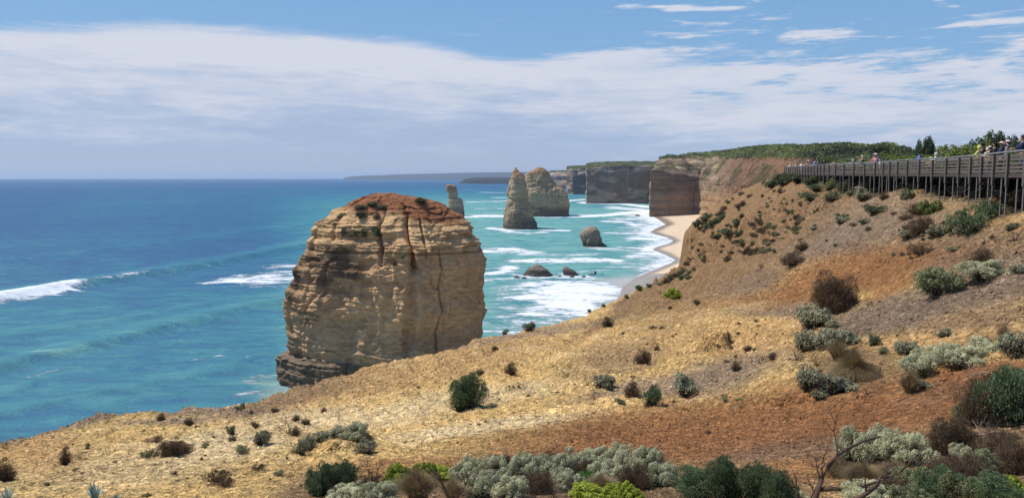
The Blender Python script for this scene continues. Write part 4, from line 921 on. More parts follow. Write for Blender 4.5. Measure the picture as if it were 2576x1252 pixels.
def plant(kd, res, p, rx, rz, label, group=None, rot=None, ry=None):
    v = NUM[kd, res] = NUM.get((kd, res), -1)+1
    nv = len([1 for k in PRO if k[0] == kd and k[1] == res])
    if nv == 0: res = 'lo' if res == 'hi' else 'hi'; nv = len([1 for k in PRO if k[0] == kd and k[1] == res])
    parts = PRO[kd, res, v % nv]; dm = DIM[kd, res, v % nv]; rx, rz = rx/dm[0], rz/dm[1]; ry = None if ry is None else ry/dm[0]
    nm, cat = CATS[kd]
    rot = rng.random()*6.28 if rot is None else rot
    r_ = rx
    o = link(nm, parts[0][1], None, Vector(p)+Vector((0, 0, -.05*rz))) if len(parts) == 1 else empty(nm, Vector(p)+Vector((0, 0, -.05*rz)))
    o.rotation_euler = (0, 0, rot); o.scale = (r_, ry or r_, rz)
    if len(parts) > 1:
        for n_, me_ in parts: link(n_, me_, o)
    tag(o, label, cat, group)
    return o
def put(px, py, w_, h_, kd, label, group=None, res=None, f=on_ground, rot=None):
    p = f(px, py); dist = float(np.hypot(p[0], p[1]))
    rx = w_/FP*p[1]/2*1.05; rz = h_/FP*p[1]*.98
    if res is None: res = 'hi' if w_ > 64 and py > 1000 or w_ > 100 else 'lo'
    return plant(kd, res, p+np.array([0, rx*.35, 0]), rx, rz, label, group, rot)
G1 = 'small shrubs dotted over the headland'
PL = [
 (119, 1060, 42, 26, 'olive', 'dark round shrub on the sea edge of the left mound, leftmost'), (178, 1046, 40, 14, 'mat', 'flat olive shrub on the left mound edge beside the round one'), (248, 1033, 20, 12, 'olive', 'tiny shrub on the skyline of the left mound'), (303, 1029, 38, 18, 'olive', 'small spreading shrub on the top of the left mound skyline'),
 (110, 1076, 50, 14, 'mat', 'low khaki mat plant below the leftmost round shrub'), (404, 1055, 22, 20, 'brown', 'small brown shrub on bare mound above the white crust'), (477, 1068, 28, 20, 'brown', 'brown shrub right of its twin on the left mound'), (162, 1168, 30, 50, 'brown', 'twisted upright brown shrub on the left mound'), (10, 1208, 54, 60, 'brown', 'dry shrub cut by the left picture edge'),
 (385, 1112, 56, 12, 'mat', 'thin brown mat plant above the spread brown clump'), (372, 1150, 44, 20, 'mat', 'left end of the brown clump on pale ground'), (425, 1146, 70, 36, 'brown', 'wide brown clump on the pale ground of the left mound'), (455, 1138, 50, 26, 'brown', 'right end of the wide brown clump'),
 (535, 1214, 70, 34, 'mat', 'larger moss-green cushion near the bottom left'), (560, 1226, 50, 26, 'mat', 'small cushion touching the larger moss-green one'), (608, 1138, 42, 20, 'mat', 'round olive cushion left of the curved bush row'), (652, 1118, 52, 38, 'silver', 'grey-green ball bush left of the curved bush row'), (583, 1092, 28, 24, 'olive', 'small sprawling shrub on the pale saddle'), (583, 1108, 22, 14, 'brown', 'brown tuft under the small saddle shrub'),
 (720, 1088, 74, 60, 'dead', 'bare twiggy shrub with few leaves above the ball bush'), (742, 1094, 34, 22, 'brown', 'brown tuft at the foot of the bare twiggy shrub'), (640, 1074, 24, 16, 'brown', 'small brown tuft on the saddle'), (645, 1184, 46, 14, 'mat', 'flat olive mat on pale ground'), (700, 1194, 36, 10, 'mat', 'thin brown mat left of the dark green bush'), (435, 1193, 22, 9, 'mat', 'tiny brown mat near the bottom left'), (515, 1120, 18, 8, 'mat', 'tiny brown mat between the clump and the round cushion'),
 (600, 1032, 24, 12, 'olive', 'shrub tucked in the saddle by the sea edge'), (612, 1026, 20, 14, 'olive', 'shrub where the far slope meets the saddle'), (745, 1058, 26, 16, 'brown', 'dry tuft on the middle slope, upper left'), (770, 1068, 24, 18, 'brown', 'dry tuft on the middle slope beside the upper left one'), (815, 1035, 18, 12, 'brown', 'small dry tuft high on the middle slope'), (690, 1036, 20, 14, 'brown', 'dry tuft near the left end of the middle slope'),
 (750, 1142, 44, 40, 'silver', 'lowest grey bush of the curved row'), (772, 1130, 50, 36, 'silver', 'second grey bush of the curved row'), (806, 1112, 52, 26, 'silver', 'third grey bush of the curved row'), (845, 1100, 56, 26, 'silver', 'fourth grey bush of the curved row'), (890, 1106, 80, 44, 'silver', 'largest grey bush ending the curved row'), (918, 1138, 54, 34, 'silver', 'drooping grey-green bush under the end of the curved row'), (925, 1118, 40, 30, 'brown', 'brown shrub at the right end of the curved row'),
 (1176, 1026, 96, 90, 'green', 'solitary upright dark bush in the middle of the yellow slope'), (1158, 1030, 60, 50, 'brown', 'dead twigs at the foot of the solitary upright bush'), (1285, 940, 36, 32, 'brown', 'small leaning shrub up slope of the solitary bush'), (1208, 940, 22, 16, 'brown', 'small reddish tuft behind the solitary bush'), (1245, 878, 20, 12, 'brown', 'brown tuft near the slope edge in front of the big stack'),
 (1268, 838, 20, 14, 'olive', 'tiny shrub on the slope edge in front of the surf'), (1330, 832, 40, 26, 'olive', 'dark shrub standing on the slope edge against the surf'), (1475, 782, 14, 9, 'olive', 'tiny shrub on the slope edge against white foam'), (1518, 768, 12, 9, 'brown', 'tiny tuft on the slope edge right of the foam'), (1532, 819, 32, 24, 'brown', 'round brown shrub on the upper yellow slope'), (1565, 840, 16, 8, 'olive', 'tiny olive tuft below the round brown shrub'), (1640, 825, 22, 8, 'mat', 'thin brown mat on the upper yellow slope'),
 (1695, 750, 48, 26, 'lime', 'bright lime bush high on the slope near the beach'), (1686, 775, 12, 10, 'brown', 'tiny tuft below the bright lime bush'), (1752, 764, 34, 14, 'tuss', 'straw tussock right of the bright lime bush'), (1832, 864, 18, 34, 'brown', 'narrow dark shrub on the clay mound'), (1621, 914, 46, 38, 'brown', 'dark brown shrub in the middle of the slope'), (1652, 880, 16, 12, 'brown', 'small tuft above the dark brown shrub'),
 (1520, 978, 70, 34, 'silver', 'flat grey-topped bush with bare stems, left of the group of three'), (1500, 1006, 60, 36, 'dead', 'bare stems hanging below the flat grey-topped bush'), (1592, 996, 48, 40, 'brown', 'brown bush behind the spiky green one'), (1632, 1024, 62, 56, 'green', 'spiky green ball bush, right of the group of three'), (1560, 1016, 30, 15, 'olive', 'small bush between the hanging stems and the spiky ball'), (1735, 988, 76, 54, 'silver', 'round dark-bellied grey bush standing alone right of centre'),
 (1854, 932, 26, 24, 'brown', 'dark tuft above the round dark-bellied bush'), (1830, 1006, 26, 10, 'olive', 'thin tuft left in the row on the red edge'), (1858, 1006, 20, 8, 'olive', 'thin tuft right in the row on the red edge'), (1780, 1088, 16, 8, 'brown', 'tiny tuft in the red soil'), (1945, 900, 30, 16, 'brown', 'sparse tuft in front of the silver thicket'), (1880, 880, 24, 14, 'brown', 'sparse tuft right of the clay mound'), (1920, 905, 40, 16, 'dead', 'creeping twigs in front of the silver thicket'),
 (2105, 777, 112, 92, 'brown', 'big dark twiggy shrub on the red slope'), (2100, 775, 104, 92, 'dead', 'bare branches sticking out of the big dark twiggy shrub'), (2052, 822, 88, 54, 'silver', 'silver bush just below the big dark shrub'), (2020, 786, 30, 18, 'silver', 'small silver tuft left of the big dark shrub'), (2090, 826, 46, 26, 'silver', 'silver clump right of the one below the dark shrub'),
 (2035, 880, 70, 52, 'silver', 'left silver bush of the thicket beside the tussock'), (2090, 876, 90, 54, 'silver', 'middle silver bush of the thicket beside the tussock'), (2150, 862, 60, 36, 'silver', 'silver bush behind the windblown tussock'), (2195, 868, 40, 34, 'olive', 'olive bush right behind the windblown tussock'), (2010, 905, 60, 50, 'dead', 'bare stems under the silver thicket'), (2060, 920, 70, 40, 'dead', 'bare branches between the silver bushes'),
 (2160, 950, 140, 78, 'blown', 'huge windblown tussock with dark shaded side'), (2115, 905, 80, 60, 'tuss', 'tussock leaning on the left of the huge windblown one'), (2035, 978, 70, 60, 'silver', 'silver bush at the lower left of the tussock'), (2078, 986, 84, 44, 'silver', 'silver bush under the windblown tussock'), (2130, 980, 90, 36, 'silver', 'low silver bush at the foot of the tussock'), (2063, 1003, 44, 26, 'silver', 'small silver ball on an eroded ledge'), (2190, 992, 80, 26, 'dead', 'fallen twigs right of the low silver bush'), (2222, 888, 26, 18, 'olive', 'small bush on the track right of the tussock'),
 (2375, 737, 122, 66, 'olive', 'wide olive bush on the grey upper slope'), (2490, 700, 118, 48, 'silver', 'wide silver bush right of the olive one'), (2570, 686, 40, 26, 'silver', 'silver bush cut by the right edge, upper slope'), (2375, 845, 40, 24, 'silver', 'single small silver ball on bare tan soil'), (2285, 888, 70, 30, 'silver', 'silver bush starting the long hedge on the right'), (2330, 938, 110, 56, 'silver', 'lower left silver bush of the long hedge'), (2385, 908, 110, 44, 'silver', 'second silver bush of the long hedge'), (2440, 920, 120, 52, 'silver', 'third silver bush of the long hedge'),
 (2500, 900, 110, 46, 'silver', 'fourth silver bush of the long hedge'), (2565, 888, 90, 54, 'silver', 'last silver bush of the long hedge at the right edge'), (2295, 988, 70, 60, 'tuss', 'brown tussock in front of the long hedge'), (2332, 972, 50, 20, 'silver', 'small grey bush right of the brown tussock'), (2530, 858, 50, 50, 'tuss', 'dark tussock standing in the long hedge'), (2480, 866, 40, 22, 'brown', 'brown tuft behind the long hedge'), (2500, 950, 150, 40, 'dead', 'bare roots and twigs hanging from the long hedge'),
 (2325, 637, 66, 28, 'brown', 'dark flat shrub alone on the upper right slope'), (2482, 658, 92, 48, 'dead', 'rusty bare shrub behind the wide silver bush'), (2478, 660, 70, 36, 'brown', 'brown leaves inside the rusty bare shrub'), (2562, 606, 52, 56, 'dead', 'rusty bare shrub at the right edge under the boardwalk'), (2505, 608, 34, 24, 'dead', 'small bare shrub on the upper right slope'), (2400, 627, 50, 8, 'mat', 'thin green mat on the upper right slope'),
 (2290, 600, 46, 22, 'silver', 'small grey bush left of the cluster under the boardwalk'), (2330, 582, 70, 44, 'brown', 'brown shrub in the cluster under the boardwalk'), (2360, 592, 66, 30, 'silver', 'silver bush low in the cluster under the boardwalk'), (2400, 580, 80, 46, 'olive', 'olive bush in the middle of the cluster under the boardwalk'), (2455, 582, 80, 66, 'green', 'tall dark green bush ending the cluster under the boardwalk'), (2485, 552, 90, 50, 'green', 'dark green bush touching the boardwalk posts'), (2425, 588, 50, 34, 'silver', 'grey bush left of the tall dark green one'), (2548, 575, 40, 18, 'olive', 'tiny green bush near the right edge on bare soil'),
 (2345, 532, 62, 30, 'bright', 'bright olive bush below the boardwalk, right of the dead one'), (2305, 532, 66, 40, 'dead', 'bare brown shrub below the boardwalk'), (2308, 534, 50, 26, 'brown', 'dry leaves in the bare brown shrub below the boardwalk'), (2275, 500, 60, 28, 'olive', 'dark bush under the boardwalk beside the dirt hump'), (2280, 548, 40, 14, 'brown', 'dark low tuft below the bare brown shrub'), (2205, 538, 54, 26, 'green', 'dark flat bush on grey soil'),
 (2000, 664, 70, 34, 'brown', 'dark shrub at the edge of the red soil'), (2022, 628, 38, 20, 'brown', 'smaller dark shrub just above the one at the red soil'), (1978, 664, 28, 20, 'green', 'green tuft touching the dark shrub at the red soil'), (1915, 674, 28, 18, 'dead', 'small dead bush left of the dark shrub'), (1830, 655, 26, 16, 'brown', 'round brown tuft above the beach notch'), (2118, 562, 36, 18, 'silver', 'small silver bush on grey soil'), (2120, 550, 34, 16, 'green', 'dark green tuft behind the small silver bush'), (2178, 562, 34, 14, 'silver', 'second small silver bush on grey soil'), (2150, 566, 26, 9, 'mat', 'thin brown mat between the two small silver bushes'),
 (1945, 470, 50, 24, 'scrub', 'leftmost dark bush below the end of the boardwalk'), (1975, 462, 60, 30, 'scrub', 'tall dark bush right under the boardwalk end'), (2012, 458, 54, 24, 'scrub', 'dark bush under the crowded platform'), (2045, 462, 40, 26, 'scrub', 'dark green bush under the first long boardwalk bay'), (2060, 480, 46, 20, 'green', 'green bush in front of the shaded posts'), (2098, 465, 36, 18, 'bright', 'yellow-green bush glowing against the dark underside'), (2085, 478, 30, 18, 'olive', 'olive bush under the yellow-green one'),
 (2128, 482, 56, 34, 'olive', 'bushy olive shrub below the middle of the boardwalk'), (2182, 478, 44, 36, 'green', 'leafy green bush touching the posts'), (2155, 480, 40, 18, 'brown', 'brown shrub between the two bushes at the posts'), (2092, 502, 44, 26, 'olive', 'olive shrub lower on the slope'), (2180, 500, 48, 32, 'silver', 'pale topped shrub under the leafy green bush'), (2200, 482, 32, 16, 'green', 'dark bush at the posts right of the leafy one'), (2140, 492, 24, 14, 'olive', 'small shrub left of the pale topped one'), (2222, 500, 26, 20, 'brown', 'dry shrub right of the pale topped one'), (2040, 505, 40, 22, 'green', 'green bush high on the brown slope'), (2025, 500, 30, 16, 'olive', 'olive bush left of the green one high on the brown slope'),
]
for it in PL: put(*it[:5], it[5], G1)
# foreground planting, close to the camera
G2 = 'bushes in the foreground'
FG = [
 (800, 1246, 84, 84, 'green', 'left half of the dark green bush at the bottom'), (860, 1244, 84, 92, 'green', 'right half of the dark green bush at the bottom'), (935, 1226, 110, 118, 'dead', 'bare twisted shrub right of the dark green bush'), (925, 1262, 90, 60, 'brown', 'brown litter shrub below the bare twisted one'),
 (1010, 1226, 90, 58, 'lime', 'lime bush behind the bare twigs, left'), (1070, 1220, 90, 52, 'lime', 'lime bush behind the bare twigs, middle'), (1115, 1206, 80, 34, 'lime', 'lime bush behind the bare twigs, right'), (975, 1236, 50, 36, 'lime', 'small low lime bush by the bare twisted shrub'), (1050, 1262, 130, 84, 'tuss', 'dry grass tussock at the bottom centre left'), (1140, 1262, 80, 64, 'tuss', 'smaller dry tussock right of the first at the bottom'), (1125, 1184, 64, 42, 'dead', 'reddish twiggy shrub above the lime bush'),
 (885, 1270, 130, 44, 'silver', 'silver bush at the bottom below the dark green one'), (960, 1270, 110, 56, 'silver', 'silver bush at the bottom below the bare twisted shrub'), (1175, 1212, 90, 62, 'silver', 'silver bush starting the big mass, far left'), (1240, 1212, 100, 66, 'silver', 'second silver bush of the big mass'), (1305, 1204, 100, 62, 'silver', 'third silver bush of the big mass'), (1375, 1198, 100, 54, 'silver', 'fourth silver bush of the big mass'), (1440, 1190, 100, 62, 'silver', 'fifth silver bush of the big mass'), (1500, 1180, 90, 58, 'silver', 'silver bush at the crown of the big mass'), (1560, 1180, 100, 62, 'silver', 'sixth silver bush of the big mass'), (1625, 1190, 100, 70, 'silver', 'seventh silver bush of the big mass'), (1660, 1222, 90, 62, 'silver', 'right end silver bush of the big mass'),
 (1205, 1250, 100, 66, 'silver', 'front silver bush of the mass, far left'), (1280, 1256, 100, 62, 'silver', 'front silver bush of the mass, second'), (1350, 1240, 90, 50, 'brown', 'brown dry bush in the middle of the silver mass'), (1425, 1232, 90, 50, 'silver', 'front silver bush of the mass, third'), (1530, 1222, 110, 58, 'silver', 'front silver bush of the mass, fourth'), (1600, 1232, 100, 58, 'brown', 'brown dry bush on the right of the silver mass'), (1480, 1206, 80, 42, 'brown', 'brown dry bush behind the fresh green tuft'),
 (1470, 1226, 70, 36, 'fresh', 'fresh green tuft in the silver mass'), (1490, 1266, 110, 46, 'lime', 'yellow-lime bush at the bottom edge, left part'), (1580, 1266, 110, 44, 'lime', 'yellow-lime bush at the bottom edge, right part'), (1515, 1240, 90, 50, 'tuss', 'pale dry grass behind the yellow-lime bush'), (1400, 1272, 130, 80, 'dead', 'thin upright twigs at the bottom centre'), (1330, 1272, 130, 80, 'dead', 'thin upright twigs left of the bottom centre'), (1260, 1172, 60, 26, 'brown', 'brown dry bush on top of the silver mass, left'), (1390, 1160, 50, 24, 'brown', 'brown dry bush on top of the silver mass, right'),
 (1760, 1262, 120, 84, 'green', 'left part of the large dark green bush at the bottom'), (1835, 1266, 110, 124, 'green', 'tallest part of the large dark green bush at the bottom'), (1905, 1268, 110, 112, 'green', 'third part of the large dark green bush at the bottom'), (1960, 1274, 90, 90, 'green', 'right part of the large dark green bush at the bottom'), (2010, 1274, 70, 40, 'silver', 'small silver bush right of the large dark green one'),
 (2160, 1160, 110, 92, 'silver', 'big pale silver bush at the lower right, left lobe'), (2225, 1160, 120, 92, 'silver', 'big pale silver bush at the lower right, middle lobe'), (2300, 1170, 120, 84, 'silver', 'big pale silver bush at the lower right, right lobe'), (2405, 1142, 120, 88, 'brown', 'dusky brown shrub right of the pale silver bush'), (2375, 1120, 50, 60, 'silver', 'pale tuft between the silver bush and the brown shrub'), (2420, 1150, 60, 34, 'silver', 'small pale bush at the foot of the dusky brown shrub'),
 (2180, 1232, 130, 70, 'tuss', 'khaki tussock below the pale silver bush, left'), (2260, 1222, 110, 60, 'tuss', 'khaki tussock below the pale silver bush, right'), (2120, 1200, 70, 44, 'brown', 'brown shrub under the curved branch'), (2340, 1196, 110, 60, 'dead', 'grey tangle of twigs right of the khaki tussocks'), (2200, 1272, 150, 54, 'silver', 'silver bush at the bottom edge, lower right'), (2290, 1276, 120, 60, 'olive', 'blue-green bush at the bottom edge, lower right'), (2370, 1264, 120, 90, 'green', 'dark green bush at the bottom edge, lower right'), (2450, 1270, 120, 80, 'olive', 'olive bush at the bottom edge, lower right'), (2530, 1276, 120, 80, 'green', 'dark green bush in the bottom right corner'),
 (2550, 1262, 100, 60, 'lime', 'yellow-green bush in the bottom right corner'), (2500, 1236, 170, 130, 'dead', 'tall thin bare stems in the bottom right corner'), (2440, 1226, 120, 80, 'brown', 'brown twiggy shrub above the olive bush at the bottom'), (2560, 1190, 90, 90, 'brown', 'brown twiggy shrub at the right edge, low'),
 (2555, 1068, 150, 150, 'green', 'big green bush at the right edge'), (2480, 1070, 110, 120, 'brown', 'brown dying side of the big green bush'), (2440, 1066, 60, 60, 'olive', 'pale green tuft left of the big green bush'), (2510, 1120, 150, 90, 'dead', 'bare tangled branches below the big green bush'), (2470, 1010, 60, 70, 'dead', 'bare upright twigs beside the big green bush'), (2420, 1240, 150, 120, 'dead', 'bare stems in front of the dark green corner bushes'),
 (2380, 1215, 100, 60, 'brown', 'brown heath shrub behind the dark green bush at the lower right'), (2310, 1235, 110, 56, 'olive', 'olive heath shrub under the pale silver bush'), (2490, 1195, 110, 70, 'olive', 'olive heath shrub between the brown twiggy ones at the right'), (2530, 1150, 100, 60, 'brown', 'brown heath shrub below the bare tangled branches'), (2250, 1250, 100, 50, 'brown', 'brown heath shrub between the branches at the bottom'), (2455, 1175, 70, 40, 'tuss', 'small dry tussock right of the dusky brown shrub'),
]
for it in FG: put(*it[:5], it[5], G2, 'hi')
for (px, py, w_, h_, lb) in ((232, 1262, 66, 46, 'blue-green spiky flax at the bottom left, whole rosette'), (12, 1266, 60, 46, 'blue-green spiky flax in the bottom left corner'), (287, 1268, 36, 30, 'small flax right of the whole rosette at the bottom left')):
    put(px, py, w_, h_, 'flax', lb, 'flax plants at the bottom left', 'hi')
for (px, py, w_, h_, lb) in ((366, 1250, 26, 10, 'small green mat at the bottom left between bare sticks'),): put(px, py, w_, h_, 'mat', lb, G1)

# small tufts on the seaward slope and scattered over the bare soil
def in_px(poly, n, seed, ysc=1):
    r_ = random.Random(seed); poly = np.array(poly, float); o_ = []
    while len(o_) < n:
        x = r_.uniform(poly[:, 0].min(), poly[:, 0].max()); y = r_.uniform(poly[:, 1].min(), poly[:, 1].max())
        if inside(poly, np.array([x]), np.array([y]))[0] and r_.random() < .06+1.6*max(0, float(fbm(np.array([x*.022]), np.array([y*.035]), octv=3, seed=seed))+.02): o_.append((x, y))
    return o_
rt = random.Random(4)
for (x, y) in in_px([(1742, 585), (1775, 545), (1850, 490), (1930, 470), (2050, 500), (2080, 560), (1960, 640), (1860, 640), (1790, 650), (1700, 700)], 190, 3):
    w_ = rt.uniform(6, 13) if rt.random() < .75 else rt.uniform(14, 24); kd = rt.choice(('olive', 'mat', 'brown', 'brown', 'mat', 'mat'))
    put(x, y, w_, w_*rt.uniform(.4, .7), kd, 'small low tuft on the steep brown slope above the beach', 'tufts on the steep brown slope', 'lo')
for (x, y) in ((1770, 556), (1785, 548), (1800, 562), (1756, 566), (1812, 552), (1790, 570), (1775, 575), (1822, 585), (1848, 570), (1836, 590), (1806, 598), (1855, 592)):
    put(x+rt.uniform(-3, 3), y, rt.uniform(22, 32), rt.uniform(12, 18), rt.choice(('olive', 'green', 'scrub')), 'green bush in the patch at the top of the beach notch', 'green bushes at the top of the beach notch', 'lo')
for (x, y) in ((1700, 694), (1712, 688), (1722, 680), (1736, 690), (1748, 676), (1690, 702), (1676, 708), (1760, 662), (1772, 650), (1726, 668), (1742, 658), (1660, 716), (1634, 722), (1612, 730), (1580, 748), (1716, 700), (1730, 702)):
    put(x, y, rt.uniform(14, 30), rt.uniform(8, 14), rt.choice(('olive', 'brown', 'green', 'olive')), 'dark bush on the cliff edge just above the sand', 'bushes along the cliff edge above the sand', 'lo')
for (x, y) in in_px([(20, 1130), (500, 1060), (900, 980), (1350, 880), (1650, 770), (1900, 720), (1950, 800), (1900, 1000), (1300, 1050), (900, 1170), (700, 1230), (100, 1230)], 46, 9):
    w_ = rt.uniform(7, 16)
    put(x, y, w_, w_*.5, rt.choice(('brown', 'mat', 'olive', 'mat')), 'tiny dry tuft on the bare yellow slope', 'tiny tufts on the bare yellow slope', 'lo')
for (x, y) in in_px([(1900, 560), (2100, 520), (2250, 540), (2560, 580), (2560, 650), (2300, 660), (2050, 640), (1920, 660)], 34, 10):
    w_ = rt.uniform(8, 22)
    put(x, y, w_, w_*.5, rt.choice(('brown', 'mat', 'olive', 'silver', 'brown')), 'small tuft on the grey upper slope below the boardwalk', 'small tufts below the boardwalk', 'lo')
# bushes on the big stack
for (x, y, w_, h_, kd, lb) in ((905, 524, 40, 12, 'scrub', 'upper left green mat on top of the big stack'), (935, 518, 44, 14, 'scrub', 'uppermost green mat on top of the big stack'), (962, 522, 30, 10, 'scrub', 'upper right green mat on top of the big stack'), (905, 548, 34, 18, 'scrub', 'middle green bush under the cap of the big stack'), (918, 538, 24, 12, 'olive', 'small bush above the middle one on the big stack'),
   (868, 594, 30, 22, 'scrub', 'lower left dark bush on the stack ledge'), (892, 596, 40, 24, 'scrub', 'second dark bush on the stack ledge'), (920, 594, 44, 26, 'scrub', 'third dark bush on the stack ledge'), (945, 590, 34, 22, 'scrub', 'right dark bush on the stack ledge'), (842, 566, 18, 10, 'olive', 'small tuft on the left shoulder of the big stack'), (860, 545, 26, 10, 'olive', 'tuft on the upper left shoulder of the big stack'), (948, 548, 22, 18, 'brown', 'brown bush beside the middle green one on the stack'), (1057, 509, 30, 16, 'scrub', 'lone dark bush on the skyline of the big stack'), (1012, 655, 20, 18, 'olive', 'bush in the cleft of the big stack'), (990, 668, 18, 12, 'brown', 'brown tuft left of the cleft bush on the stack')):
    put(x, y, w_, h_, kd, lb, 'bushes growing on the big stack', 'lo', on_big)

# scrub on the hill behind the boardwalk
def hz(x, y): 
    return float(ground(np.array([x]), np.array([y]), False)[0])
def bush_at(px, Y, w_, ytop, kd, label, group=None, res='lo'):
    x = (px-CX)/FP*Y; z0 = hz(x, Y); zt = CAMZ+(HOR-ytop)/FP*Y; h_ = max(zt-z0, .5)
    rx = w_/FP*Y/2
    return plant(kd, res, (x, Y, z0-.1), rx, h_*1.02, label, group)
sky = [(1980, 398), (2060, 388), (2130, 384), (2180, 372), (2250, 375), (2330, 372), (2400, 366), (2450, 358), (2500, 350), (2576, 350), (2700, 345)]
sxx, syy = zip(*sky)
HG = 'scrub bushes on the hill behind the boardwalk'
rt = random.Random(12)
for Yd, n, dy, pr in ((150, 18, 0, .35), (128, 20, 7, .5), (108, 22, 14, .5), (92, 22, 22, .35), (76, 20, 30, .3)):
    for i in range(n):
        px = 2060+(2720-2060)*(i+rt.random()*.8)/n
        if px < 2110 and Yd < 100: continue
        xb = np.interp(Yd, bwp[::-1, 1] if bwp[0, 1] > bwp[-1, 1] else bwp[:, 1], bwp[::-1, 0] if bwp[0, 1] > bwp[-1, 1] else bwp[:, 0])
        if (px-CX)/FP*Yd < xb+4.5: continue
        yt = np.interp(px, sxx, syy)+dy+rt.uniform(-5, 7)
        bush_at(px, Yd+rt.uniform(-6, 6), rt.uniform(2.6, 5.2)*FP/Yd, yt, rt.choice(('scrub', 'scrub', 'bright', 'olive', 'green') if rt.random() > pr*.4 else ('bright', 'bright')), 'rounded green scrub bush on the hill behind the boardwalk', HG)
for (px, Y, w_, yt, kd, lb) in ((2200, 128, 56, 360, 'scrub', 'dark bushy tree on the skyline above the middle walkers'), (2188, 126, 30, 366, 'scrub', 'small dark crown left of the skyline bushy tree'), (2322, 135, 44, 344, 'scrub', 'dark flat-topped tree on the skyline, left of the high crest'), (2302, 137, 22, 352, 'scrub', 'slim dark tree left of the flat-topped skyline tree'), (2395, 140, 30, 354, 'dead', 'sparse bare tree on the skyline before the high crest'),
   (2450, 100, 60, 345, 'scrub', 'left bush of the highest crest'), (2478, 98, 60, 332, 'scrub', 'top left tree of the highest crest'), (2510, 98, 56, 333, 'scrub', 'top right tree of the highest crest'), (2535, 100, 60, 342, 'scrub', 'right bush of the highest crest'), (2570, 92, 50, 340, 'scrub', 'bush of the crest at the right picture edge'), (2420, 90, 70, 365, 'bright', 'yellow-green bush below the high crest'), (2380, 84, 80, 376, 'bright', 'yellow-green bush right above the boardwalk rail'), (2470, 80, 70, 356, 'bright', 'bright green bush under the highest crest')):
    bush_at(px, Y, w_, yt, kd, lb, 'trees and bushes along the skyline')
# far scrub over the headland: a mass nobody could count
m_ = (NV[:, 2] > 0)
npx, npy = proj(*NV.T)
sel = np.where((npx > 1640) & (npx < 2360) & (NV[:, 2] > 57) & (npy < 401))[0]
nrm_ok = sel[rng.choice(len(sel), 2400)]
veg = fbm(NV[nrm_ok, 0]*.02, NV[nrm_ok, 1]*.015, octv=3, seed=5)+np.clip((402-npy[nrm_ok])/14, -1, 1)
q = NV[nrm_ok[veg > .0]]
parts = []; pt_ = np.clip(.3+1.1*fbm(q[:, 0]*.02, q[:, 1]*.012, octv=3, seed=19)+.25*rng.normal(size=len(q)), 0, .75)
for p in q:
    n = 26; r_ = rng.uniform(1.0, 2.8)
    dv = unit(rng.normal(size=(n, 3))+[0, 0, .5]); pp = p+dv*[r_, r_, r_*.55]
    parts.append(quads(pp, unit(dv+rng.normal(size=(n, 3))*.6), np.full(n, r_*.55), np.full(n, r_*.42), np.clip(rng.random(n)*.4+pt_[len(parts)], 0, 1)))
V, F, T = join(parts)
o = link('scrub_cover', npmesh('scrub_cover', V, F, False, {'tint': T}, leaf_mat('far scrub leaves', (.025, .03, .018), (.09, .105, .045), (.24, .27, .085)))); kind(o, 'stuff'); o['label'] = 'green coastal scrub covering the far headland'
# loose stones lying on the soil
sel = np.where((GY < 70) & (GY > 6) & (GPX > -60) & (GPX < 2640) & (GPY < 1290) & (GPY > 560))[0]
q = sel[rng.choice(len(sel), 60000)]
ico = np.array([(0, 0, .7), (1, 0, 0), (0, 1, 0), (-1, 0, 0), (0, -1, 0), (0, 0, -.5)]); icf = np.array([(0, 1, 2), (0, 2, 3), (0, 3, 4), (0, 4, 1)])
n = len(q); s_ = (.010+.035*rng.random(n)**4)*np.clip(GY[q]/14, .8, 2.4)
ang = rng.random(n)*6.28; V = ico[None]*s_[:, None, None]*rng.uniform(.6, 1.3, (n, 1, 3))+rng.normal(size=(n, 6, 3))*s_[:, None, None]*.2
V2 = V.copy(); V2[..., 0] = V[..., 0]*np.cos(ang)[:, None]-V[..., 1]*np.sin(ang)[:, None]; V2[..., 1] = V[..., 0]*np.sin(ang)[:, None]+V[..., 1]*np.cos(ang)[:, None]
jit = rng.uniform(-.5, .5, (n, 2))*np.c_[GY[q]*.006, GY[q]*.006]
V2 += np.c_[GX[q]+jit[:, 0], GY[q]+jit[:, 1], GZ[q]+s_*.1][:, None]
F = (np.arange(n)[:, None, None]*6+icf[None]).reshape(-1, 3)
scol = np.repeat(soil[q]*rng.uniform(.6, 1.35, (n, 1)), 6, 0)
m, nt = mat_new('stone'); out(nt, bsdf(nt, nd(nt, 'Attribute', attribute_name='soil').outputs[0], .9, .1))
o = link('loose_stones', npmesh('loose_stones', V2.reshape(-1, 3), F, False, {'soil': scol}, m)); kind(o, 'stuff'); o['label'] = 'small loose stones strewn over the soil'
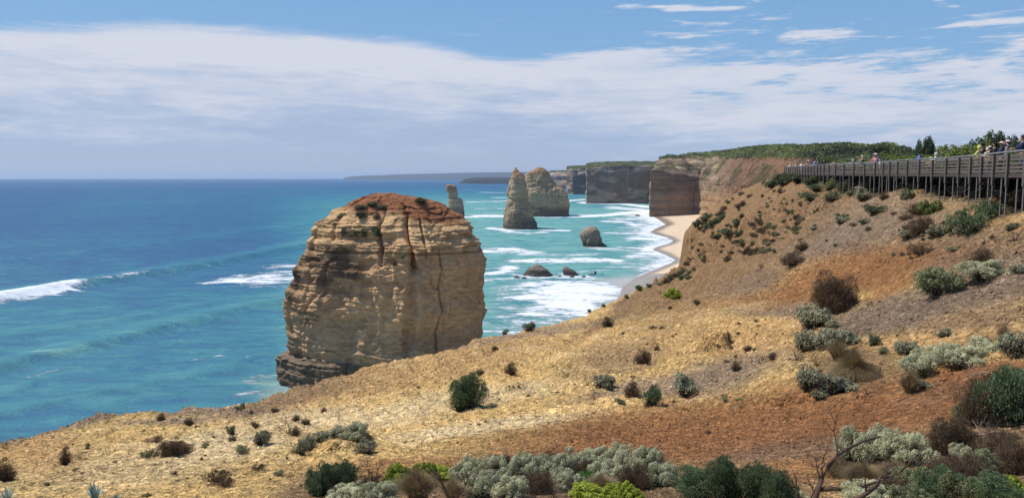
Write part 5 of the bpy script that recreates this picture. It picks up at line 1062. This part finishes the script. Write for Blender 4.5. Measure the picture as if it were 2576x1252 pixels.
# big bare branches at the lower right, built joint by joint
def branch(pts, label, mat=None, r0=.035, twigs=6, seed=0):
    rn = random.Random(seed); mb = MB(); W = [Vector(P(px, py, Y)) for px, py, Y in pts]
    n = len(W); mb.tube(W, [r0*(1-.75*i/(n-1)) for i in range(n)], 8)
    def sub(p, d, L, r_, lv):
        q = [p]; 
        for i in range(4):
            d = (d+Vector((rn.gauss(0, .25), rn.gauss(0, .25), rn.gauss(.05, .22)))).normalized(); q.append(q[-1]+d*L/4)
        mb.tube(q, [r_*(1-.2*i) for i in range(5)], 5)
        if lv < 2:
            for k in range(3): sub(q[rn.choice((2, 3, 4))], (d+Vector((rn.gauss(0, .8), rn.gauss(0, .6), rn.gauss(.1, .6)))).normalized(), L*.6, r_*.5, lv+1)
    for k in range(twigs):
        i = rn.randint(1, n-2); d = (W[i+1]-W[i]).normalized()
        sub(W[i], (d+Vector((rn.gauss(0, .8), rn.gauss(0, .4), rn.gauss(.2, .6)))).normalized(), rn.uniform(.15, .45), r0*.35, 0)
    o = mb.build('dead_branch', mat or M_DEAD, None, True); tag(o, label, 'dead branch', 'bare branches in the lower right'); return o
branch([(2040, 1290, 8.2), (2052, 1250, 8.25), (2066, 1205, 8.3), (2085, 1170, 8.35), (2108, 1143, 8.4), (2140, 1123, 8.5), (2175, 1108, 8.6), (2213, 1098, 8.7)], 'long dark dead branch arching up to the right over the silver bush', r0=.036, twigs=5, seed=3)
branch([(2062, 1230, 8.3), (2095, 1228, 8.2), (2130, 1230, 8.1), (2170, 1222, 8.0), (2220, 1206, 7.9), (2262, 1188, 7.9), (2282, 1172, 7.9)], 'dead branch reaching right with a forked tip above the bottom edge', r0=.026, twigs=4, seed=5)
branch([(2145, 1262, 7.6), (2180, 1240, 7.6), (2208, 1218, 7.6), (2213, 1200, 7.6), (2240, 1186, 7.7)], 'short thick dead branch at the bottom edge of the right part', r0=.03, twigs=3, seed=7)
branch([(2015, 1290, 8.3), (2010, 1250, 8.3), (2003, 1215, 8.3), (1998, 1190, 8.3)], 'thin bare stick right of the large dark green bush', r0=.014, twigs=2, seed=9)
branch([(2030, 1275, 8.3), (2043, 1245, 8.3), (2058, 1215, 8.3), (2062, 1180, 8.3)], 'thin upright stick beside the arching branch', r0=.012, twigs=2, seed=11)
branch([(1175-40, 1290, 8.6), (1128, 1250, 8.6), (1110, 1210, 8.6), (1100, 1186, 8.6)], 'dark bare stem rising over the dry tussock, left fork', r0=.022, twigs=3, seed=13)
branch([(1140, 1290, 8.6), (1148, 1250, 8.6), (1170, 1222, 8.6), (1184, 1190, 8.6)], 'dark bare stem rising over the dry tussock, right fork', r0=.02, twigs=4, seed=15)
branch([(1085, 1290, 8.6), (1072, 1240, 8.6), (1056, 1210, 8.6), (1044, 1186, 8.6)], 'dark bare stem left of the forked ones over the tussock', r0=.016, twigs=3, seed=17)
branch([(2576, 1105, 12), (2540, 1090, 12), (2500, 1085, 12.1), (2470, 1094, 12.1), (2440, 1090, 12.2)], 'pale crooked dead branch under the big green bush', M_PALEWOOD, .03, 5, 19)
branch([(2590, 1135, 11.6), (2550, 1118, 11.7), (2520, 1125, 11.7), (2480, 1140, 11.8)], 'second pale dead branch lying lower under the big green bush', M_PALEWOOD, .025, 5, 21)
branch([(2590, 935, 15), (2545, 930, 15.2), (2500, 938, 15.4), (2465, 935, 15.6), (2430, 950, 15.7)], 'pale roots hanging out of the clay bank under the hedge', M_PALEWOOD, .022, 6, 23)
# ------------------------------------------------------------------ boardwalk
M_TIM = plain('weathered grey timber', (.125, .108, .098), .9, .1, .35, 5)
M_TIM2 = plain('darker weathered timber', (.075, .062, .055), .9, .1, .35, 5)
M_STEEL = plain('dull galvanised steel', (.20, .195, .19), .55, .4, .15, 9)
L_ = np.r_[0, np.cumsum(np.linalg.norm(np.diff(bwp, axis=0), axis=1))]
tot = L_[-1]; NB = 38; ss = np.linspace(0, tot, NB+1)
wx_ = np.interp(ss, L_, bwp[:, 0]); wy_ = np.interp(ss, L_, bwp[:, 1])
for _ in range(2):
    wx_[1:-1] = (wx_[:-2]+2*wx_[1:-1]+wx_[2:])/4; wy_[1:-1] = (wy_[:-2]+2*wy_[1:-1]+wy_[2:])/4
def dkz(Y): return np.interp(Y, [20, 35, 62, 84, 110, 130], [45.17, 45.2, 45.33, 45.42, 45.62, 45.8])
wz_ = dkz(wy_)
pts = [Vector((wx_[i], wy_[i], wz_[i])) for i in range(NB+1)]
def inn(i):
    d = pts[min(i+1, NB)]-pts[max(i-1, 0)]; v = Vector((d.y, -d.x, 0)).normalized()
    return v if v.x > 0 else -v
bw = empty('boardwalk', pts[12]); tag(bw, 'long grey timber boardwalk on stilts with a boarded railing and walkers', 'boardwalk')
off = pts[12]
def bb(mb, name, mat): 
    mb.v = [(v[0]-off.x, v[1]-off.y, v[2]-off.z) for v in mb.v]; return mb.build(name, mat, bw)
W_ = 2.4
mb = MB()
for i in range(NB):
    a0, a1 = pts[i], pts[i+1]; b0, b1 = a0+inn(i)*W_, a1+inn(i+1)*W_
    t = Vector((0, 0, -.05))
    mb.add([a0, a1, b1, b0, a0+t, a1+t, b1+t, b0+t], [(0, 1, 2, 3), (7, 6, 5, 4), (0, 4, 5, 1), (2, 6, 7, 3)])
bb(mb, 'deck', M_TIM)
mb = MB()
for i in range(NB):
    for o_, zz in ((-.04, -.13), (W_-.06, -.13), (W_*.5, -.13)):
        mb.bar(pts[i]+inn(i)*o_+Vector((0, 0, zz)), pts[i+1]+inn(i+1)*o_+Vector((0, 0, zz)), .07, .15)
bb(mb, 'bearer', M_TIM2)
for side in (0, 1):
    mb = MB(); o_ = -.02 if side == 0 else W_+.02
    q = [pts[i]+inn(i)*o_+Vector((0, 0, 1.07)) for i in range(NB+1)]
    mb.tube(q, .045, 8)
    bb(mb, 'handrail', M_STEEL)
for i in range(NB):                                                     # boarded panels, seaward side; open rails landward
    mb = MB(); rn = random.Random(i)
    for z0, h_ in ((.88, .12), (.69, .11), (.49, .11), (.29, .11), (.10, .13)):
        j = rn.uniform(-.012, .012)
        mb.bar(pts[i]+inn(i)*-.02+Vector((0, 0, z0+j)), pts[i+1]+inn(i+1)*-.02+Vector((0, 0, z0+rn.uniform(-.012, .012))), .03, h_)
    bb(mb, 'fence_panel', M_TIM)
for i in range(NB):
    mb = MB()
    for z0, h_ in ((.95, .1), (.55, .1), (.2, .1)):
        mb.bar(pts[i]+inn(i)*(W_+.02)+Vector((0, 0, z0)), pts[i+1]+inn(i+1)*(W_+.02)+Vector((0, 0, z0)), .03, h_)
    bb(mb, 'back_rail', M_TIM2)
for i in range(NB+1):
    for side in (0, 1):
        p = pts[i]+inn(i)*(-.10 if side == 0 else W_+.1)
        mb = MB(); mb.bar(p+Vector((0, 0, -.62 if side == 0 else -.3)), p+Vector((0, 0, .97)), .13, .13)
        bb(mb, 'post', M_TIM)
for i in range(2*NB+1):
    t = i/2; k = min(int(t), NB-1); f = t-k; p = pts[k].lerp(pts[k+1], f); nrm = inn(k)
    gz = hz(p.x, p.y)-.25
    if i % 2 == 0: p = p+nrm*-.10
    mb = MB(); mb.tube([Vector((p.x, p.y, gz)), p+Vector((0, 0, -.12))], .042, 6); bb(mb, 'stilt', M_STEEL)
mb = MB()
for i in range(NB+1):
    p = pts[i]+inn(i)*W_; gz = hz(p.x, p.y)-.3
    mb.tube([Vector((p.x, p.y, gz)), p+Vector((0, 0, -.12))], .05, 6)
bb(mb, 'inner_stilt', M_STEEL)['kind'] = 'stuff'
# ------------------------------------------------------------------ people
def pm(name, c): return plain(name, c, .85, .15, .12, 30)
SK = pm('skin', (.42, .25, .17)); SK2 = pm('darker skin', (.24, .13, .085))
CM = {}
def cloth(c):
    k = tuple(c)
    if k not in CM: CM[k] = pm('cloth', c)
    return CM[k]
WHT, BLK, NAV, BLU, PNK, GRYc, YLW, CRM, DEN, KHA, LAV = (.75, .75, .78), (.02, .02, .024), (.025, .04, .09), (.12, .20, .45), (.60, .25, .30), (.20, .20, .21), (.62, .58, .16), (.66, .58, .42), (.06, .09, .16), (.28, .22, .15), (.42, .44, .66)
def skin_mesh(name, verts, edges, radii, mat, sub=1):
    me = bpy.data.meshes.new(name+'_src'); me.from_pydata(verts, edges, []); o = bpy.data.objects.new(name+'_src', me); C.objects.link(o)
    md = o.modifiers.new('s', 'SKIN'); md.use_smooth_shade = True
    for v, r_ in zip(me.skin_vertices[0].data, radii): v.radius = (r_[0], r_[1]) if not np.isscalar(r_) else (r_, r_)
    me.skin_vertices[0].data[0].use_root = True
    o.modifiers.new('u', 'SUBSURF').levels = sub
    dg = bpy.context.evaluated_depsgraph_get(); m2 = bpy.data.meshes.new_from_object(o.evaluated_get(dg)); m2.name = name
    bpy.data.objects.remove(o); m2.materials.clear(); m2.materials.append(mat)
    return m2
def ellip(mb, c, r, n=10, m_=7, top=1.0, bot=-1.0, tw=None):
    V = []; F = []
    for j in range(m_+1):
        s_ = bot+(top-bot)*j/m_; rr_ = math.sqrt(max(0, 1-s_*s_))+.001
        for i in range(n):
            a0 = 2*math.pi*i/n; V.append((c[0]+r[0]*rr_*math.cos(a0), c[1]+r[1]*rr_*math.sin(a0), c[2]+r[2]*s_))
    for j in range(m_):
        for i in range(n): F.append((j*n+i, j*n+(i+1) % n, (j+1)*n+(i+1) % n, (j+1)*n+i))
    F += [tuple(range(n))[::-1], tuple(m_*n+i for i in range(n))]
    mb.add(V, F)
def person(loc, h, face, shirt, legs, head, label, arms='rail', skin=SK, sleeve=True, group='people on the boardwalk', tilt=0.0):
    """face: heading in radians of the person's front (-Y in own space)"""
    o = empty('person', loc, face, h/1.75)
    hd = {'rail': [(.25, -.16, 1.18), (.20, -.40, 1.14)], 'down': [(.26, .02, 1.12), (.25, -.06, .86)], 'up': [(.36, -.06, 1.50), (.16, -.14, 1.66)], 'photo': [(.27, -.20, 1.22), (.09, -.30, 1.52)]}[arms]
    pel = (0, 0, .93); V = [pel, (0, 0, 1.08), (0, -.01, 1.25), (0, 0, 1.40), (0, 0, 1.49), (0, -.015, 1.56), (0, -.02, 1.66), (0, -.015, 1.73), (0, -.125, 1.625)]
    E = [(0, 1), (1, 2), (2, 3), (3, 4), (4, 5), (5, 6), (6, 7), (6, 8)]
    Rr = [(.15, .105), (.125, .095), (.15, .11), (.12, .09), .052, .062, .088, .06, .014]
    for s in (-1, 1):
        b = len(V); el, wr = hd; 
        if arms == 'photo' and s < 0: el, wr = [(.26, .02, 1.12), (.25, -.06, .86)]
        hx = wr[0]-.02 if arms != 'down' else wr[0]; 
        V += [(.185*s, 0, 1.40), (el[0]*s, el[1], el[2]), (wr[0]*s, wr[1], wr[2]), ((wr[0]-.01)*s, wr[1]-.05, wr[2]-.07*(arms == 'down') - .01)]
        E += [(3, b), (b, b+1), (b+1, b+2), (b+2, b+3)]; Rr += [.055, .04, .028, .036]
        f = b+4
        for k in range(4):                                            # fingers, short and bent
            V += [((wr[0]-.035+.02*k)*s, wr[1]-.10, wr[2]-.03-.09*(arms == 'down')), ((wr[0]-.035+.02*k)*s, wr[1]-.12+.01*k, wr[2]-.06-.11*(arms == 'down'))]
            E += [(b+3, len(V)-2), (len(V)-2, len(V)-1)]; Rr += [.0095, .008]
        V += [((wr[0]-.055)*s, wr[1]-.06, wr[2]-.02-.06*(arms == 'down'))]; E += [(b+3, len(V)-1)]; Rr += [.010]
        b = len(V); V += [(.10*s, 0, .84), (.105*s, -.02, .50), (.11*s, .02, .12), (.11*s, .0, .05), (.115*s, -.13, .03)]
        E += [(0, b), (b, b+1), (b+1, b+2), (b+2, b+3), (b+3, b+4)]; Rr += [.095, .062, .042, .045, .034]
    link('body', skin_mesh('body', V, E, Rr, skin), o)
    V = [(0, 0, .90), (0, 0, 1.08), (0, -.01, 1.25), (0, 0, 1.40), (0, 0, 1.47)]; E = [(0, 1), (1, 2), (2, 3), (3, 4)]; Rr = [(.175, .125), (.155, .12), (.172, .13), (.14, .105), .07]
    for s in (-1, 1):
        el, wr = hd
        if arms == 'photo' and s < 0: el, wr = [(.26, .02, 1.12), (.25, -.06, .86)]
        b = len(V); V += [(.19*s, 0, 1.40), (el[0]*s, el[1], el[2])]; E += [(3, b), (b, b+1)]; Rr += [.07, .055]
        if sleeve: V += [((el[0]*.15+wr[0]*.85)*s, el[1]*.15+wr[1]*.85, el[2]*.15+wr[2]*.85)]; E += [(b+1, b+2)]; Rr += [.042]
    link('shirt', skin_mesh('shirt', V, E, Rr, cloth(shirt)), o)
    V = [(0, 0, .94), (0, 0, .88)]; E = [(0, 1)]; Rr = [(.168, .12), (.16, .12)]
    for s in (-1, 1):
        b = len(V); V += [(.10*s, 0, .80), (.105*s, -.02, .50), (.11*s, .02, .11)]; E += [(1, b), (b, b+1), (b+1, b+2)]; Rr += [.105, .078, .062]
    link('trousers', skin_mesh('trousers', V, E, Rr, cloth(legs)), o)
    for s in (-1, 1):
        mb = MB(); ellip(mb, (.112*s, -.05, .04), (.05, .14, .05), 10, 5, .95, -.75); mb.build('shoe', cloth(BLK if shirt != BLK else WHT), o, True)
    kd, hc = head
    hcol = {'dark': (.02, .015, .012), 'blond': (.45, .32, .14), 'brown': (.08, .045, .025), 'grey': (.35, .33, .31)}
    mb = MB(); ellip(mb, (0, .018, 1.70), (.098, .108, .105), 12, 7, 1, -.35)
    if kd == 'long': ellip(mb, (0, .05, 1.56), (.10, .075, .20), 12, 7)
    mb.build('hair', cloth(hcol.get(hc if isinstance(hc, str) else 'dark')), o, True)
    if kd == 'hat':
        mb = MB(); ellip(mb, (0, 0, 1.745), (.112, .118, .10), 14, 6, 1, -.1); ellip(mb, (0, -.005, 1.74), (.24, .25, .018), 18, 4); mb.build('sun_hat', cloth(hc), o, True)
    if kd == 'cap':
        mb = MB(); ellip(mb, (0, 0, 1.73), (.108, .115, .10), 14, 6, 1, -.1); ellip(mb, (0, -.12, 1.735), (.08, .11, .014), 14, 4); mb.build('cap', cloth(hc), o, True)
    if kd == 'hood':
        mb = MB(); ellip(mb, (0, .03, 1.66), (.135, .135, .17), 14, 8); mb.build('hood', cloth(hc), o, True)
    tag(o, label, 'person', group); return o
def on_deck(px, back=.45):
    """deck point at a picture column"""
    t = np.linspace(0, NB, 4000); X_ = np.interp(t, range(NB+1), wx_); Y_ = np.interp(t, range(NB+1), wy_); i = int(np.argmin(np.abs(CX+FP*X_/Y_-px)))
    k = int(t[i]); return Vector((X_[i], Y_[i], float(dkz(Y_[i]))))+inn(k)*back, inn(k)
PP = [  # column, height, set back from rail, shirt, trousers, head, arms, turn, label
 (1976, 1.66, .4, WHT, KHA, ('cap', WHT), 'rail', 0, 'person in white at the far left end of the platform, leaning on the rail'), (1983, 1.60, .9, BLK, BLK, ('short', 'dark'), 'down', .4, 'dark-clothed person second from the far left end'), (1991, 1.58, .4, CRM, DEN, ('short', 'blond'), 'rail', 0, 'fair-haired person in cream near the far left end'), (1998, 1.55, .5, GRYc, BLK, ('short', 'brown'), 'rail', 0, 'person in grey between the cream shirt and the white shirt'),
 (2004, 1.62, .4, WHT, WHT, ('short', 'grey'), 'rail', .3, 'grey-haired person in white among the platform crowd'), (2012, 1.70, .7, BLK, BLK, ('long', 'dark'), 'down', .5, 'person in black with long dark hair on the platform'), (2021, 1.68, .4, PNK, GRYc, ('cap', WHT), 'rail', -.2, 'person in pink with a white cap on the platform'), (2030, 1.75, 1.1, NAV, BLK, ('short', 'dark'), 'down', 1.0, 'person in dark blue behind the tall man in pale lavender'),
 (2038, 1.88, .35, LAV, CRM, ('short', 'dark'), 'down', 2.6, 'tall man in a pale lavender shirt and cream trousers'), (2048, 1.80, .9, BLK, BLK, ('short', 'dark'), 'down', 2.0, 'person in black right of the tall lavender shirt'), (2064, 1.55, 1.3, KHA, KHA, ('short', 'brown'), 'down', 1.4, 'person in brown alone right of the platform crowd'),
 (2129, 1.75, .5, GRYc, GRYc, ('short', 'brown'), 'rail', 0, 'person in a grey jacket, left of the middle group of three'), (2139, 1.74, .9, GRYc, DEN, ('cap', CRM), 'down', .6, 'person in grey with a pale cap in the middle group'), (2151, 1.66, .5, BLK, BLK, ('long', 'blond'), 'rail', -.3, 'blond person in black, right of the middle group of three'), (2175, 1.76, 1.0, BLK, BLK, ('short', 'dark'), 'down', 1.2, 'person in black behind the pink shirt and white hat'),
 (2182, 1.82, .5, PNK, CRM, ('hat', WHT), 'rail', .5, 'person in a pink shirt and broad white hat'), (2193, 1.25, .5, WHT, GRYc, ('cap', WHT), 'rail', 0, 'child in white beside the pink shirt'),
 (2288, 1.62, .5, BLU, DEN, ('cap', BLK), 'rail', 0, 'person in a bright blue shirt and dark cap alone at the rail'), (2315, 1.18, .5, YLW, DEN, ('hood', YLW), 'rail', .3, 'child in yellow beside the white hood'), (2324, 1.48, .6, WHT, KHA, ('hood', (.62, .6, .5)), 'rail', -.4, 'person wearing a white hood beside the child in yellow'),
 (2421, 1.80, .9, BLK, BLK, ('hat', (.03, .025, .02)), 'down', .5, 'person under a broad black hat'), (2430, 1.66, .5, YLW, GRYc, ('hood', YLW), 'rail', -.4, 'person in a yellow hooded jacket next to the black hat'), (2446, 1.50, .6, CRM, KHA, ('hood', CRM), 'rail', .4, 'person in a cream scarf right of the yellow jacket'), (2456, 1.52, .5, CRM, BLK, ('cap', CRM), 'rail', -.2, 'person in cream with a cap left of the long dark hair'),
 (2467, 1.72, .5, BLK, BLK, ('long', 'dark'), 'rail', .2, 'person in black with long dark hair bent over the rail'), (2483, 1.66, .5, NAV, BLK, ('hat', (.60, .48, .36)), 'rail', 0, 'person in dark blue with a tan sun hat'), (2498, 1.68, .5, GRYc, BLK, ('hat', (.62, .56, .48)), 'up', 0, 'person in grey holding a pale sun hat with raised arms'), (2532, 1.86, .5, NAV, DEN, ('short', 'brown'), 'rail', 0, 'tall man in a navy jacket over a blue shirt'), (2571, 1.80, .6, GRYc, BLK, ('short', 'dark'), 'photo', .2, 'dark-haired person in grey cut by the right picture edge')]
for (px, h_, bk, sh_, tr_, hd_, ar_, tn_, lb) in PP:
    p, n_ = on_deck(px, bk); face = math.atan2(-n_.x, n_.y)  # front looks out over the rail
    face = math.atan2(-n_.y, -n_.x)+math.pi/2
    person(p, h_, face+tn_, sh_, tr_, hd_, lb, ar_)

# scrub, mostly coloured near-black for the deck's shade, crowding the landward side and the underside of the boardwalk
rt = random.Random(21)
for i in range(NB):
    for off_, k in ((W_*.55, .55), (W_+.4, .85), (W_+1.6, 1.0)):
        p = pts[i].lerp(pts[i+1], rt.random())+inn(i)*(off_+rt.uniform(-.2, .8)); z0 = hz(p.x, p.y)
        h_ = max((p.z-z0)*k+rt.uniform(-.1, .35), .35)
        plant(rt.choice(('dark', 'dark', 'dark', 'scrub')) if off_ > W_*.6 else 'dark', 'lo', (p.x, p.y, z0-.1), rt.uniform(1.2, 1.9), h_, 'scrub bush behind the boardwalk posts, mostly coloured near-black as under-deck shade', 'scrub growing along the back of the boardwalk')
# ------------------------------------------------------------------ haze
hm = bpy.data.materials.new('sea air'); hm.use_nodes = True; nt = hm.node_tree; nt.nodes.clear()
pv = nd(nt, 'VolumePrincipled', {'Color': (.62, .78, 1.0, 1), 'Density': .000042, 'Anisotropy': .2})
nd(nt, 'OutputMaterial', {'Volume': pv.outputs[0]})
mb = MB(); mb.box((0, 49900, 120), (170000, 100400, 248))
o = mb.build('haze', hm); kind(o, 'stuff'); o['label'] = 'thin pale sea haze'
